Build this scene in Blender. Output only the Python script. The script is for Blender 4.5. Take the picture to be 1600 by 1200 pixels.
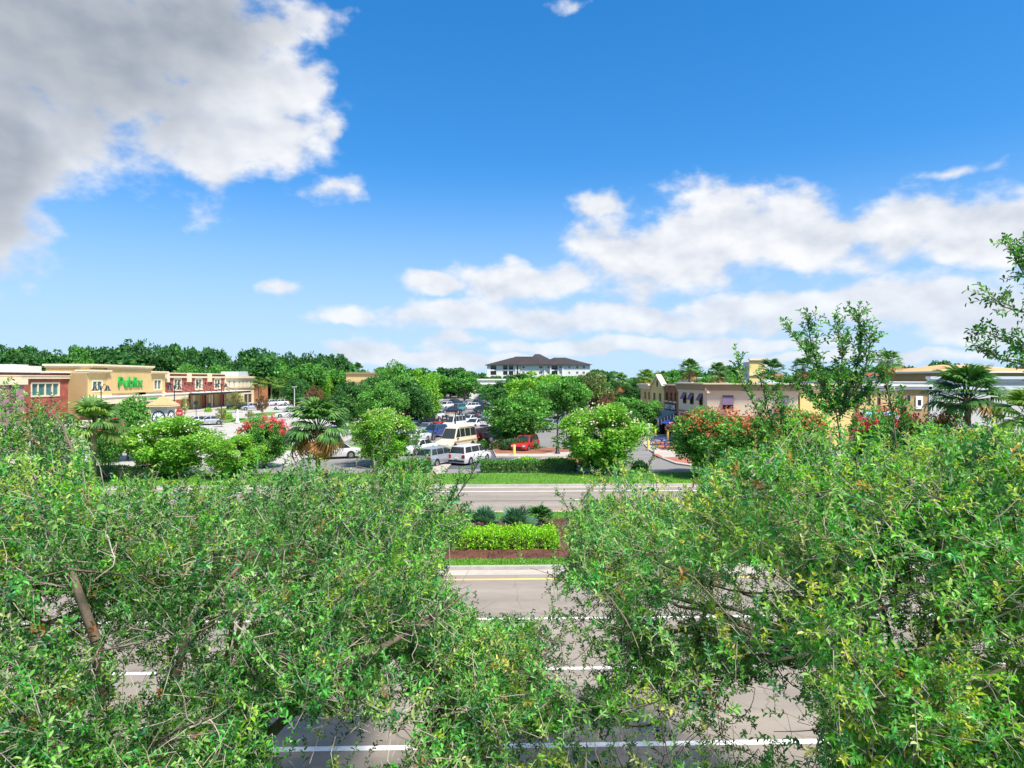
import bpy, bmesh, math, random
import numpy as np
from mathutils import Vector, Matrix

for o in list(bpy.data.objects):
    bpy.data.objects.remove(o, do_unlink=True)
C = bpy.context.scene.collection
R = math.radians
scene = bpy.context.scene

# ------------------------------------------------------------------ camera
H, FPX, YH, YAW = 7.4, 1067.0, 592.0, R(1.65)      # eye height, focal length in photo pixels, horizon row
cam = bpy.data.cameras.new('camera'); cam.sensor_width = 36; cam.lens = 36 * FPX / 1600
cam.shift_y = -8 / 1600; cam.clip_start = .1; cam.clip_end = 6000
camo = bpy.data.objects.new('camera', cam); C.objects.link(camo)
scene.render.engine = 'CYCLES'; cy = scene.cycles; cy.max_bounces = 6; cy.diffuse_bounces = 3; cy.glossy_bounces = 2; cy.transmission_bounces = 4; cy.caustics_reflective = False; cy.caustics_refractive = False
camo.location = (0, 0, H); camo.rotation_euler = (R(90), 0, -YAW)
scene.camera = camo

# ------------------------------------------------------------------ sky, sun, exposure
SUN_EL, SUN_AZ = R(57), R(140)          # azimuth clockwise from +Y
world = bpy.data.worlds.new('World'); scene.world = world; world.use_nodes = True
def build_world():
    nt = world.node_tree; N = nt.nodes; L = nt.links
    for n in list(N): N.remove(n)
    out = N.new('ShaderNodeOutputWorld'); bg = N.new('ShaderNodeBackground'); bg.inputs[1].default_value = .066
    sky = N.new('ShaderNodeTexSky'); sky.sky_type = 'NISHITA'; sky.sun_disc = False
    sky.sun_elevation = SUN_EL; sky.sun_rotation = SUN_AZ
    sky.altitude = 50; sky.air_density = 1.0; sky.dust_density = .1; sky.ozone_density = 3.2
    hs = N.new('ShaderNodeHueSaturation'); hs.inputs['Saturation'].default_value = 1.36; hs.inputs['Value'].default_value = 1.36
    L.new(sky.outputs[0], hs.inputs['Color'])
    # soften the white band at the horizon: look the sky up a little higher than the true direction
    tv = N.new('ShaderNodeTexCoord'); vmul = N.new('ShaderNodeVectorMath'); vmul.operation = 'MULTIPLY_ADD'; vmul.inputs[1].default_value = (1, 1, .88); vmul.inputs[2].default_value = (0, 0, .11)
    vnm = N.new('ShaderNodeVectorMath'); vnm.operation = 'NORMALIZE'; L.new(tv.outputs['Generated'], vmul.inputs[0]); L.new(vmul.outputs[0], vnm.inputs[0]); L.new(vnm.outputs[0], sky.inputs['Vector'])
    # cloud density as a group of the direction
    g = bpy.data.node_groups.new('cloud_density', 'ShaderNodeTree')
    g.interface.new_socket('P', in_out='INPUT', socket_type='NodeSocketVector')
    g.interface.new_socket('Density', in_out='OUTPUT', socket_type='NodeSocketFloat')
    g.interface.new_socket('Core', in_out='OUTPUT', socket_type='NodeSocketFloat'); g.interface.new_socket('Lit', in_out='OUTPUT', socket_type='NodeSocketFloat')
    GN, GL = g.nodes, g.links
    gi = GN.new('NodeGroupInput'); go = GN.new('NodeGroupOutput')
    def noise(vec, scale, detail, rough, sc=(1, 1, 1), off=(0, 0, 0)):
        mp = GN.new('ShaderNodeMapping'); mp.inputs['Scale'].default_value = sc; mp.inputs['Location'].default_value = off
        GL.new(vec, mp.inputs[0])
        n = GN.new('ShaderNodeTexNoise'); n.inputs['Scale'].default_value = scale; n.inputs['Detail'].default_value = detail
        n.inputs['Roughness'].default_value = rough; GL.new(mp.outputs[0], n.inputs['Vector']); return n
    def vm(op, a, b):
        n = GN.new('ShaderNodeVectorMath'); n.operation = op
        for i, v in enumerate((a, b)):
            if isinstance(v, tuple): n.inputs[i].default_value = v
            else: GL.new(v, n.inputs[i])
        return n
    def mm(op, a, b, clamp=False):
        n = GN.new('ShaderNodeMath'); n.operation = op; n.use_clamp = clamp
        for i, v in enumerate((a, b)):
            if isinstance(v, (int, float)): n.inputs[i].default_value = v
            else: GL.new(v, n.inputs[i])
        return n.outputs[0]
    P = gi.outputs[0]
    w = noise(P, .16, 3, .55)                       # warp, P is in degrees (azimuth, elevation)
    ws = vm('SUBTRACT', w.outputs['Color'], (.5, .5, .5)); wm = vm('MULTIPLY', ws.outputs[0], (5.0, 3.0, 0))
    Pw = vm('ADD', P, wm.outputs[0]).outputs[0]
    def blob(px, py, rx, ry, peak=1.0):
        az = math.degrees(math.atan((px - 800) / FPX)) + 1.65
        c = math.cos(math.atan((px - 800) / FPX))
        el = math.degrees(math.atan((YH - py) / FPX * c))
        ra = max(.4, math.degrees(math.atan((px + rx - 800) / FPX)) - math.degrees(math.atan((px - rx - 800) / FPX))) / 2
        re = max(.3, math.degrees(math.atan((YH - py + ry) / FPX * c)) - math.degrees(math.atan((YH - py - ry) / FPX * c))) / 2
        s = vm('SUBTRACT', Pw, (az, el, 0)); k = vm('MULTIPLY', s.outputs[0], (1 / ra, 1 / re, 0))
        ln = GN.new('ShaderNodeVectorMath'); ln.operation = 'LENGTH'; GL.new(k.outputs[0], ln.inputs[0])
        return mm('SUBTRACT', peak, ln.outputs['Value'])
    def union(lst):
        r = None
        for a in lst:
            b = blob(*a); 
            r = b if r is None else mm('SMOOTH_MAX' if False else 'MAXIMUM', r, b)
        return r
    big = union([(60, 60, 420, 260), (-20, 250, 160, 200), (370, 190, 175, 110), (300, 40, 190, 150), (430, 140, 90, 90), (-60, 380, 120, 70)])
    small = union([(330, 240, 90, 55), (520, 290, 110, 48, .5), (480, 25, 130, 75, .5), (900, 5, 100, 60, .3), (425, 450, 62, 26, .55), (520, 190, 60, 50, .5),
                   (545, 497, 90, 21, .7), (700, 494, 110, 26), (690, 447, 75, 22), (800, 445, 130, 40), (560, 545, 100, 32, .7), (715, 527, 60, 22, .65),
                   (945, 315, 80, 42, .6), (1040, 390, 165, 88), (1200, 370, 200, 82), (1400, 345, 240, 62), (1570, 345, 210, 70), (1500, 262, 150, 26, .45),
                   (950, 500, 240, 26), (1230, 490, 260, 34), (1480, 470, 250, 48), (1600, 500, 190, 46), (1000, 540, 330, 16), (700, 560, 200, 14), (1300, 560, 300, 12)])
    # generic fair-weather clouds elsewhere in the sky
    gen = noise(P, .045, 3, .5, (1, 1.6, 1), (3.1, 7.7, 0))
    sx = GN.new('ShaderNodeSeparateXYZ'); GL.new(P, sx.inputs[0])
    aa = mm('ABSOLUTE', sx.outputs[0], 0)
    side = mm('MULTIPLY', mm('SUBTRACT', aa, 42), .08, True)
    up = mm('MULTIPLY', mm('SUBTRACT', sx.outputs[1], 33), .1, True)
    elsewhere = mm('MAXIMUM', side, up)
    genv = mm('SUBTRACT', mm('MULTIPLY', mm('SUBTRACT', gen.outputs['Fac'], .5), 5.0), mm('MULTIPLY', mm('SUBTRACT', 1.0, elsewhere), 5.0))
    f1 = noise(P, .19, 7, .53, (1, 1.5, 1)); f3 = noise(P, .19, 3, .5, (1, 1.5, 1), (-.6, -1.3, 0))
    fb = mm('MULTIPLY', mm('SUBTRACT', f1.outputs['Fac'], .5), 2.1)
    GL.new(mm('SUBTRACT', f1.outputs['Fac'], f3.outputs['Fac']), go.inputs['Lit'])
    tot = mm('MAXIMUM', mm('MAXIMUM', big, mm('ADD', small, .04)), genv)
    d = mm('ADD', tot, fb)
    grey = union([(90, 50, 420, 215), (-40, 250, 170, 210), (300, 20, 170, 120)])
    bigd = mm('ADD', mm('MAXIMUM', grey, mm('SUBTRACT', genv, .3)), mm('MULTIPLY', fb, .45))
    GL.new(d, go.inputs['Density']); GL.new(bigd, go.inputs['Core'])
    # direction -> azimuth, elevation in degrees
    tc = N.new('ShaderNodeTexCoord'); sp = N.new('ShaderNodeSeparateXYZ'); L.new(tc.outputs['Generated'], sp.inputs[0])
    def m(op, a, b=None, clamp=False):
        n = N.new('ShaderNodeMath'); n.operation = op; n.use_clamp = clamp
        for i, v in enumerate((a, b)):
            if v is None: continue
            if isinstance(v, (int, float)): n.inputs[i].default_value = v
            else: L.new(v, n.inputs[i])
        return n.outputs[0]
    az = m('MULTIPLY', m('ARCTAN2', sp.outputs[0], sp.outputs[1]), 57.29578)
    el = m('MULTIPLY', m('ARCSINE', sp.outputs[2]), 57.29578)
    cb = N.new('ShaderNodeCombineXYZ'); L.new(az, cb.inputs[0]); L.new(el, cb.inputs[1])
    g1 = N.new('ShaderNodeGroup'); g1.node_tree = g; L.new(cb.outputs[0], g1.inputs[0])
    al = N.new('ShaderNodeMapRange'); al.interpolation_type = 'SMOOTHSTEP'; L.new(g1.outputs['Density'], al.inputs[0])
    al.inputs[1].default_value = -.06; al.inputs[2].default_value = .46; al.inputs[3].default_value = 0; al.inputs[4].default_value = .97
    lit = m('ADD', .62, m('MULTIPLY', g1.outputs['Lit'], 2.4), True)
    core = N.new('ShaderNodeMapRange'); core.interpolation_type = 'SMOOTHSTEP'; L.new(g1.outputs['Core'], core.inputs[0])
    core.inputs[1].default_value = -.15; core.inputs[2].default_value = .75
    c1 = N.new('ShaderNodeMix'); c1.data_type = 'RGBA'; L.new(lit, c1.inputs['Factor'])
    c1.inputs['A'].default_value = (3.9, 4.2, 4.8, 1); c1.inputs['B'].default_value = (6.1, 6.15, 6.3, 1)
    c2 = N.new('ShaderNodeMix'); c2.data_type = 'RGBA'; L.new(core.outputs[0], c2.inputs['Factor'])
    L.new(c1.outputs['Result'], c2.inputs['A']); cm_ = N.new('ShaderNodeMix'); cm_.data_type = 'RGBA'; cm_.blend_type = 'MULTIPLY'; cm_.inputs['Factor'].default_value = 1; L.new(c1.outputs['Result'], cm_.inputs['A']); cm_.inputs['B'].default_value = (.5, .535, .57, 1); L.new(cm_.outputs['Result'], c2.inputs['B'])
    # thin out towards the horizon haze
    hz = N.new('ShaderNodeMapRange'); L.new(el, hz.inputs[0]); hz.inputs[1].default_value = -1; hz.inputs[2].default_value = 9
    hz.inputs[3].default_value = .7; hz.inputs[4].default_value = 1
    mx = N.new('ShaderNodeMix'); mx.data_type = 'RGBA'; L.new(m('MULTIPLY', al.outputs[0], hz.outputs[0]), mx.inputs['Factor'])
    hm = N.new('ShaderNodeMapRange'); hm.interpolation_type = 'SMOOTHSTEP'; L.new(el, hm.inputs[0]); hm.inputs[1].default_value = -1; hm.inputs[2].default_value = 18; hm.inputs[3].default_value = .85; hm.inputs[4].default_value = 0
    hmix = N.new('ShaderNodeMix'); hmix.data_type = 'RGBA'; L.new(hm.outputs[0], hmix.inputs['Factor']); L.new(hs.outputs[0], hmix.inputs['A']); hmix.inputs['B'].default_value = (3.7, 4.75, 5.8, 1)
    L.new(hmix.outputs['Result'], mx.inputs['A']); L.new(c2.outputs['Result'], mx.inputs['B'])
    L.new(mx.outputs['Result'], bg.inputs[0]); L.new(bg.outputs[0], out.inputs[0])
build_world()
sl = bpy.data.lights.new('sun', 'SUN'); sl.energy = 3.2; sl.angle = R(8); sl.color = (1, .93, .82)
so = bpy.data.objects.new('sun', sl); C.objects.link(so)
tosun = Vector((math.sin(SUN_AZ) * math.cos(SUN_EL), math.cos(SUN_AZ) * math.cos(SUN_EL), math.sin(SUN_EL)))
so.rotation_euler = tosun.to_track_quat('Z', 'Y').to_euler(); so.location = (0, 0, 60)
vs = scene.view_settings; vs.view_transform = 'Standard'; vs.look = 'None'; vs.exposure = 1.3; vs.gamma = 1; vs.use_curve_mapping = False

# ------------------------------------------------------------------ pixel <-> place
SA, CA = math.sin(YAW), math.cos(YAW)
def P3(px, py, d):                       # point at camera depth d
    s = (px - 800) / FPX * d
    return Vector((SA * d + CA * s, CA * d - SA * s, H - (py - YH) / FPX * d))
def G(px, py, z=0.0):                    # ground point seen at a pixel
    return P3(px, py, (H - z) * FPX / (py - YH))
def bear(px): return math.atan((px - 800) / FPX) + YAW
def YatX(px, X): return X / math.tan(bear(px))
def XatY(px, Y): return Y * math.tan(bear(px))
def depth(x, y): return x * SA + y * CA
def zat(py, x, y): return H - (py - YH) / FPX * depth(x, y)
def proj(A):                             # (n,3) -> pixel columns and rows
    d = A[:, 0] * SA + A[:, 1] * CA; s = A[:, 0] * CA - A[:, 1] * SA
    d = np.maximum(d, .3)
    return 800 + s / d * FPX, YH + (H - A[:, 2]) / d * FPX

# ------------------------------------------------------------------ object helpers
def link(o, parent=None):
    C.objects.link(o)
    if parent: o.parent = parent
    return o
def tag(o, label=None, cat=None, group=None, kind=None):
    if label: o['label'] = label
    if cat: o['category'] = cat
    if group: o['group'] = group
    if kind: o['kind'] = kind
    return o
def thing(name, label, cat, loc=(0, 0, 0), rz=0, group=None):
    o = bpy.data.objects.new(name, None); link(o); o.empty_display_size = .3
    o.location = loc; o.rotation_euler = (0, 0, rz)
    return tag(o, label, cat, group)
def child(name, mesh, parent, kind=None, loc=None):
    o = bpy.data.objects.new(name, mesh); link(o, parent)
    if loc: o.location = loc
    if kind: o['kind'] = kind
    return o
def dup(root, loc, rz=0, scale=None, label=None, group=None):
    r = root.copy(); C.objects.link(r); r.location = loc; r.rotation_euler = (0, 0, rz)
    if scale: r.scale = scale if not isinstance(scale, (int, float)) else (scale,) * 3
    if label: r['label'] = label
    if group: r['group'] = group
    for ch in list(root.children):
        c = ch.copy(); C.objects.link(c); c.parent = r
        for g in list(ch.children):
            d = g.copy(); C.objects.link(d); d.parent = c
    return r
class MB:
    def __init__(s): s.v = []; s.f = []
    def add(s, vs, fs):
        b = len(s.v); s.v += [tuple(v) for v in vs]; s.f += [tuple(i + b for i in f) for f in fs]
    def box(s, x0, x1, y0, y1, z0, z1):
        s.add([(x0, y0, z0), (x1, y0, z0), (x1, y1, z0), (x0, y1, z0), (x0, y0, z1), (x1, y0, z1), (x1, y1, z1), (x0, y1, z1)],
              [(0, 3, 2, 1), (4, 5, 6, 7), (0, 1, 5, 4), (1, 2, 6, 5), (2, 3, 7, 6), (3, 0, 4, 7)])
        return s
    def hexa(s, p):                      # 8 points, bottom ring then top ring
        s.add(p, [(0, 3, 2, 1), (4, 5, 6, 7), (0, 1, 5, 4), (1, 2, 6, 5), (2, 3, 7, 6), (3, 0, 4, 7)]); return s
    def prism(s, poly, z0, z1):
        n = len(poly)
        s.add([(p[0], p[1], z0) for p in poly] + [(p[0], p[1], z1) for p in poly],
              [tuple(range(n))[::-1], tuple(range(n, 2 * n))] + [(i, (i + 1) % n, n + (i + 1) % n, n + i) for i in range(n)])
        return s
    def tube(s, pts, rad, sides=6, cap=True):
        pts = [Vector(p) for p in pts]; n = len(pts)
        if isinstance(rad, (int, float)): rad = [rad] * n
        vs = []; up = Vector((.31, .17, .93))
        for i, p in enumerate(pts):
            t = (pts[min(i + 1, n - 1)] - pts[max(i - 1, 0)])
            t = t.normalized() if t.length > 1e-9 else Vector((0, 0, 1))
            a = t.cross(up)
            if a.length < 1e-3: a = t.cross(Vector((1, 0, 0)))
            a.normalize(); b = t.cross(a)
            for k in range(sides):
                w = 2 * math.pi * k / sides
                vs.append(p + (a * math.cos(w) + b * math.sin(w)) * rad[i])
        fs = [(i * sides + k, i * sides + (k + 1) % sides, (i + 1) * sides + (k + 1) % sides, (i + 1) * sides + k) for i in range(n - 1) for k in range(sides)]
        if cap: fs += [tuple(range(sides))[::-1], tuple(range((n - 1) * sides, n * sides))]
        s.add(vs, fs); return s
    def lathe(s, prof, sides=12, c=(0, 0, 0)):   # profile of (radius, z)
        vs = []
        for r, z in prof:
            for k in range(sides):
                w = 2 * math.pi * k / sides; vs.append((c[0] + r * math.cos(w), c[1] + r * math.sin(w), c[2] + z))
        n = len(prof)
        fs = [(i * sides + k, i * sides + (k + 1) % sides, (i + 1) * sides + (k + 1) % sides, (i + 1) * sides + k) for i in range(n - 1) for k in range(sides)]
        fs += [tuple(range(sides))[::-1], tuple(range((n - 1) * sides, n * sides))]
        s.add(vs, fs); return s
    def mesh(s, name, mat=None, smooth=None, bevel=0):
        me = bpy.data.meshes.new(name); me.from_pydata(s.v, [], s.f); me.update()
        if bevel:
            bm = bmesh.new(); bm.from_mesh(me)
            bmesh.ops.bevel(bm, geom=list(bm.edges), offset=bevel, segments=2, affect='EDGES', clamp_overlap=True)
            bm.to_mesh(me); bm.free()
        if mat: me.materials.append(mat)
        if smooth:
            me.polygons.foreach_set('use_smooth', [True] * len(me.polygons)); me.set_sharp_from_angle(angle=R(smooth))
        return me
    def obj(s, name, mat, parent=None, smooth=None, bevel=0, kind=None):
        o = bpy.data.objects.new(name, s.mesh(name, mat, smooth, bevel)); link(o, parent)
        if kind: o['kind'] = kind
        return o

# ------------------------------------------------------------------ materials
def mat(name, col, rough=.8, var=.15, scale=2.0, bump=0, col2=None, metal=0, spec=None, detail=6, dist=.05, coat=0, stretch=None):
    m = bpy.data.materials.new(name); m.use_nodes = True; nt = m.node_tree; N, L = nt.nodes, nt.links
    b = N['Principled BSDF']; b.inputs['Roughness'].default_value = rough; b.inputs['Metallic'].default_value = metal
    if spec is not None: b.inputs['Specular IOR Level'].default_value = spec
    if coat: b.inputs['Coat Weight'].default_value = coat; b.inputs['Coat Roughness'].default_value = .06
    c = Vector(col); ca = col2 if col2 else tuple(c * (1 - var)); cb = col if col2 else tuple(c * (1 + var))
    if var == 0 and not col2:
        b.inputs['Base Color'].default_value = (*col, 1)
        return m
    g = N.new('ShaderNodeNewGeometry'); mp = N.new('ShaderNodeMapping'); L.new(g.outputs['Position'], mp.inputs[0])
    if stretch: mp.inputs['Scale'].default_value = stretch
    n = N.new('ShaderNodeTexNoise'); n.inputs['Scale'].default_value = scale; n.inputs['Detail'].default_value = detail; n.inputs['Roughness'].default_value = .62
    L.new(mp.outputs[0], n.inputs['Vector'])
    n2 = N.new('ShaderNodeTexNoise'); n2.inputs['Scale'].default_value = scale * .13; n2.inputs['Detail'].default_value = 3; L.new(mp.outputs[0], n2.inputs['Vector'])
    ad = N.new('ShaderNodeMath'); ad.operation = 'ADD'; L.new(n.outputs['Fac'], ad.inputs[0]); L.new(n2.outputs['Fac'], ad.inputs[1])
    r = N.new('ShaderNodeValToRGB'); r.color_ramp.elements[0].position = .38; r.color_ramp.elements[1].position = .62
    hf = N.new('ShaderNodeMath'); hf.operation = 'MULTIPLY'; hf.inputs[1].default_value = .5; L.new(ad.outputs[0], hf.inputs[0])
    L.new(hf.outputs[0], r.inputs[0]); r.color_ramp.elements[0].color = (*ca, 1); r.color_ramp.elements[1].color = (*cb, 1)
    L.new(r.outputs[0], b.inputs['Base Color'])
    if bump:
        bp = N.new('ShaderNodeBump'); bp.inputs['Strength'].default_value = bump; bp.inputs['Distance'].default_value = dist
        L.new(n.outputs['Fac'], bp.inputs['Height']); L.new(bp.outputs[0], b.inputs['Normal'])
    return m
def leafmat(name, rough=.45, trans=.48, tint=(1.1, 1.2, .5), spec=.22):
    m = bpy.data.materials.new(name); m.use_nodes = True; N, L = m.node_tree.nodes, m.node_tree.links
    b = N['Principled BSDF']; b.inputs['Roughness'].default_value = rough; b.inputs['Specular IOR Level'].default_value = spec
    a = N.new('ShaderNodeAttribute'); a.attribute_name = 'col'; L.new(a.outputs['Color'], b.inputs['Base Color'])
    t = N.new('ShaderNodeBsdfTranslucent'); mu = N.new('ShaderNodeMix'); mu.data_type = 'RGBA'; mu.blend_type = 'MULTIPLY'; mu.inputs['Factor'].default_value = 1
    L.new(a.outputs['Color'], mu.inputs['A']); mu.inputs['B'].default_value = (*tint, 1); L.new(mu.outputs['Result'], t.inputs[0])
    mx = N.new('ShaderNodeMixShader'); mx.inputs[0].default_value = trans
    L.new(b.outputs[0], mx.inputs[1]); L.new(t.outputs[0], mx.inputs[2]); L.new(mx.outputs[0], N['Material Output'].inputs[0])
    return m
def brickmat(name, c1, c2, mortar, scale=1.0, axis='x'):
    m = bpy.data.materials.new(name); m.use_nodes = True; N, L = m.node_tree.nodes, m.node_tree.links
    b = N['Principled BSDF']; b.inputs['Roughness'].default_value = .85
    g = N.new('ShaderNodeNewGeometry'); sp = N.new('ShaderNodeSeparateXYZ'); L.new(g.outputs['Position'], sp.inputs[0])
    cb = N.new('ShaderNodeCombineXYZ')
    ad = N.new('ShaderNodeMath'); ad.operation = 'ADD'; L.new(sp.outputs[0], ad.inputs[0]); L.new(sp.outputs[1], ad.inputs[1])
    L.new(ad.outputs[0], cb.inputs[0]); L.new(sp.outputs[2], cb.inputs[1])
    if axis == 'floor': L.new(sp.outputs[0], cb.inputs[0]); L.new(sp.outputs[1], cb.inputs[1])
    t = N.new('ShaderNodeTexBrick'); t.inputs['Scale'].default_value = scale; t.inputs['Color1'].default_value = (*c1, 1); t.inputs['Color2'].default_value = (*c2, 1)
    t.inputs['Mortar'].default_value = (*mortar, 1); t.inputs['Brick Width'].default_value = .22; t.inputs['Row Height'].default_value = .075; t.inputs['Mortar Size'].default_value = .008
    L.new(cb.outputs[0], t.inputs['Vector'])
    n = N.new('ShaderNodeTexNoise'); n.inputs['Scale'].default_value = .8; n.inputs['Detail'].default_value = 6; L.new(g.outputs['Position'], n.inputs['Vector'])
    r = N.new('ShaderNodeValToRGB'); r.color_ramp.elements[0].color = (.75, .75, .75, 1); r.color_ramp.elements[1].color = (1.2, 1.2, 1.2, 1); r.color_ramp.elements[0].position = .35; r.color_ramp.elements[1].position = .65
    L.new(n.outputs['Fac'], r.inputs[0])
    mu = N.new('ShaderNodeMix'); mu.data_type = 'RGBA'; mu.blend_type = 'MULTIPLY'; mu.inputs['Factor'].default_value = 1
    L.new(t.outputs['Color'], mu.inputs['A']); L.new(r.outputs[0], mu.inputs['B']); L.new(mu.outputs['Result'], b.inputs['Base Color'])
    return m
def glassmat(name, col=(.02, .03, .035), rough=.08):
    m = bpy.data.materials.new(name); m.use_nodes = True; b = m.node_tree.nodes['Principled BSDF']
    b.inputs['Base Color'].default_value = (*col, 1); b.inputs['Roughness'].default_value = rough; b.inputs['Specular IOR Level'].default_value = .7
    return m
M = {}
def asphaltmat(name, col, bands=True, crack=.3):
    m = mat(name, col, .9, .13, 3, .25, stretch=(.35, 1, 1)); N, L = m.node_tree.nodes, m.node_tree.links; b = N['Principled BSDF']; src = b.inputs['Base Color'].links[0].from_socket
    g = N.new('ShaderNodeNewGeometry'); sp = N.new('ShaderNodeSeparateXYZ'); L.new(g.outputs['Position'], sp.inputs[0])
    nz = N.new('ShaderNodeTexNoise'); nz.inputs['Scale'].default_value = 1.2; nz.inputs['Detail'].default_value = 5; L.new(g.outputs['Position'], nz.inputs['Vector'])
    mv = N.new('ShaderNodeVectorMath'); mv.operation = 'MULTIPLY_ADD'; L.new(nz.outputs['Color'], mv.inputs[0]); mv.inputs[1].default_value = (.9, .9, 0); L.new(g.outputs['Position'], mv.inputs[2])
    v = N.new('ShaderNodeTexVoronoi'); v.feature = 'DISTANCE_TO_EDGE'; v.inputs['Scale'].default_value = crack; L.new(mv.outputs[0], v.inputs['Vector'])
    r = N.new('ShaderNodeMapRange'); L.new(v.outputs['Distance'], r.inputs[0]); r.inputs[1].default_value = .001; r.inputs[2].default_value = .006; r.inputs[3].default_value = .72; r.inputs[4].default_value = 1
    last = r.outputs[0]
    if bands:                                   # tyre tracks worn along the lanes
        s = N.new('ShaderNodeMath'); s.operation = 'SINE'; k = N.new('ShaderNodeMath'); k.operation = 'MULTIPLY_ADD'; L.new(sp.outputs[1], k.inputs[0]); k.inputs[1].default_value = 2 * math.pi / 1.82; k.inputs[2].default_value = 1.1; L.new(k.outputs[0], s.inputs[0])
        a = N.new('ShaderNodeMath'); a.operation = 'MULTIPLY_ADD'; L.new(s.outputs[0], a.inputs[0]); a.inputs[1].default_value = .055; a.inputs[2].default_value = .96
        mu = N.new('ShaderNodeMath'); mu.operation = 'MULTIPLY'; L.new(a.outputs[0], mu.inputs[0]); L.new(last, mu.inputs[1]); last = mu.outputs[0]
    mx = N.new('ShaderNodeMix'); mx.data_type = 'RGBA'; mx.blend_type = 'MULTIPLY'; mx.inputs['Factor'].default_value = 1; L.new(src, mx.inputs['A']); L.new(last, mx.inputs['B']); L.new(mx.outputs['Result'], b.inputs['Base Color'])
    return m
M['asphalt'] = asphaltmat('asphalt', (.26, .225, .187))
M['lot'] = asphaltmat('lot_asphalt', (.2, .19, .18), False, .2)
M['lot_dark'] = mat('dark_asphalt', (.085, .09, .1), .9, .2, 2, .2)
M['lot_light'] = mat('pale_paving', (.4, .38, .34), .9, .1, 1.5)
M['concrete'] = mat('concrete', (.4, .36, .31), .9, .12, 2, .15)
M['kerb'] = mat('kerb_concrete', (.4, .38, .35), .9, .18, 3, .2)
M['white_paint'] = mat('white_paint', (.78, .77, .74), .7, .1, 6)
M['yellow_paint'] = mat('yellow_paint', (.75, .52, .12), .7, .12, 6)
M['tar'] = mat('tar', (.06, .055, .05), .9, .1)
M['lawn'] = mat('lawn', (.12, .27, .025), .95, .3, 3, .5, col2=(.07, .18, .015))
M['field'] = mat('field', (.07, .12, .03), .95, .3, .3, col2=(.045, .08, .02))
M['mulch'] = mat('mulch', (.155, .055, .035), .95, .4, 9, .9, col2=(.06, .022, .016), dist=.08)
M['mulch_orange'] = mat('orange_mulch', (.3, .115, .06), .95, .4, 7, .6, col2=(.19, .075, .045))
M['paver'] = brickmat('red_paver', (.42, .13, .075), (.36, .1, .06), (.3, .16, .11), 1, 'floor')
M['bark'] = mat('bark', (.17, .125, .09), .95, .35, 9, .6, stretch=(1, 1, .35))
M['bark_pale'] = mat('pale_bark', (.36, .31, .25), .9, .25, 8, .3)
M['palm_bark'] = mat('palm_bark', (.2, .155, .11), .95, .3, 6, .6)
M['leaf'] = leafmat('oak_leaf', .36, .42, spec=.45); M['leaf_far'] = leafmat('far_leaf', .6, .38, spec=.2); M['frond'] = leafmat('frond', .45, .3)
M['flower'] = leafmat('flower', .6, .3, (1, 1, 1))
M['grass'] = leafmat('grass_blade', .6, .35, spec=.25)
M['glass'] = glassmat('glass'); M['teal_glass'] = glassmat('teal_glass', (.05, .17, .19), .12)
M['cream'] = mat('cream_trim', (.72, .62, .42), .8, .06, .6); M['trimwhite'] = mat('white_trim', (.74, .71, .64), .8, .05, .6)
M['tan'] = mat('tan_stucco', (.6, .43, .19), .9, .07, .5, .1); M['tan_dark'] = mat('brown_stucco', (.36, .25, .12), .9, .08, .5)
M['yellow'] = mat('yellow_stucco', (.7, .55, .22), .9, .06, .5); M['beige'] = mat('beige_stucco', (.68, .58, .42), .9, .05, .5)
M['redwall'] = brickmat('red_brick', (.4, .085, .06), (.33, .06, .045), (.32, .16, .12)); M['brick'] = brickmat('brown_brick', (.36, .11, .05), (.29, .085, .04), (.3, .17, .11))
M['orangewall'] = brickmat('orange_brick', (.42, .17, .06), (.36, .13, .05), (.33, .2, .12))
M['mauve'] = mat('mauve_wall', (.32, .2, .2), .9, .06, .5); M['plum'] = mat('plum', (.12, .05, .06), .8, .1, 1)
M['purple'] = mat('purple_awning', (.15, .1, .17), .8, .1, 3); M['brownfascia'] = mat('brown_fascia', (.3, .22, .13), .8, .08, 1)
M['greyroof'] = mat('grey_metal_roof', (.22, .28, .3), .5, .1, 2); M['roof'] = mat('dark_shingle', (.036, .03, .032), .95, .25, 1.2, .2)
M['redroof'] = mat('red_tile', (.45, .09, .04), .85, .2, 2); M['orangeroof'] = mat('tan_tile', (.6, .34, .15), .85, .12, 2)
M['flatroof'] = mat('flat_roof', (.5, .5, .48), .9, .1, 1); M['offwhite'] = mat('off_white_wall', (.72, .71, .68), .85, .05, .5)
M['greywall'] = mat('pale_grey_wall', (.5, .5, .48), .9, .05, .5); M['bluegrey'] = mat('blue_grey_trim', (.5, .55, .6), .7, .06, .6)
M['blueawning'] = mat('blue_awning', (.2, .36, .66), .8, .08, 2); M['black'] = mat('black_metal', (.018, .018, .022), .45, .15, 4)
M['dark'] = mat('dark_opening', (.02, .018, .018), .6, .1); M['green_sign'] = mat('green_sign', (.015, .36, .05), .4, .05); M['white_sign'] = mat('white_sign', (.85, .85, .84), .4, .03)
M['red_sign'] = mat('red_sign', (.5, .02, .025), .4, .08); M['blue_furn'] = mat('blue_furniture', (.03, .05, .3), .4, .15, 4); M['yellow_post'] = mat('yellow_post', (.8, .6, .12), .5, .1, 4)
M['shutter'] = mat('brown_shutter', (.09, .045, .03), .7, .15, 3); M['doortan'] = mat('ochre_door', (.5, .38, .16), .7, .08, 1)
M['tyre'] = mat('tyre', (.02, .02, .021), .85, .2, 6); M['rim'] = mat('rim', (.45, .46, .47), .35, .1, 6, metal=.8)
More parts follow.
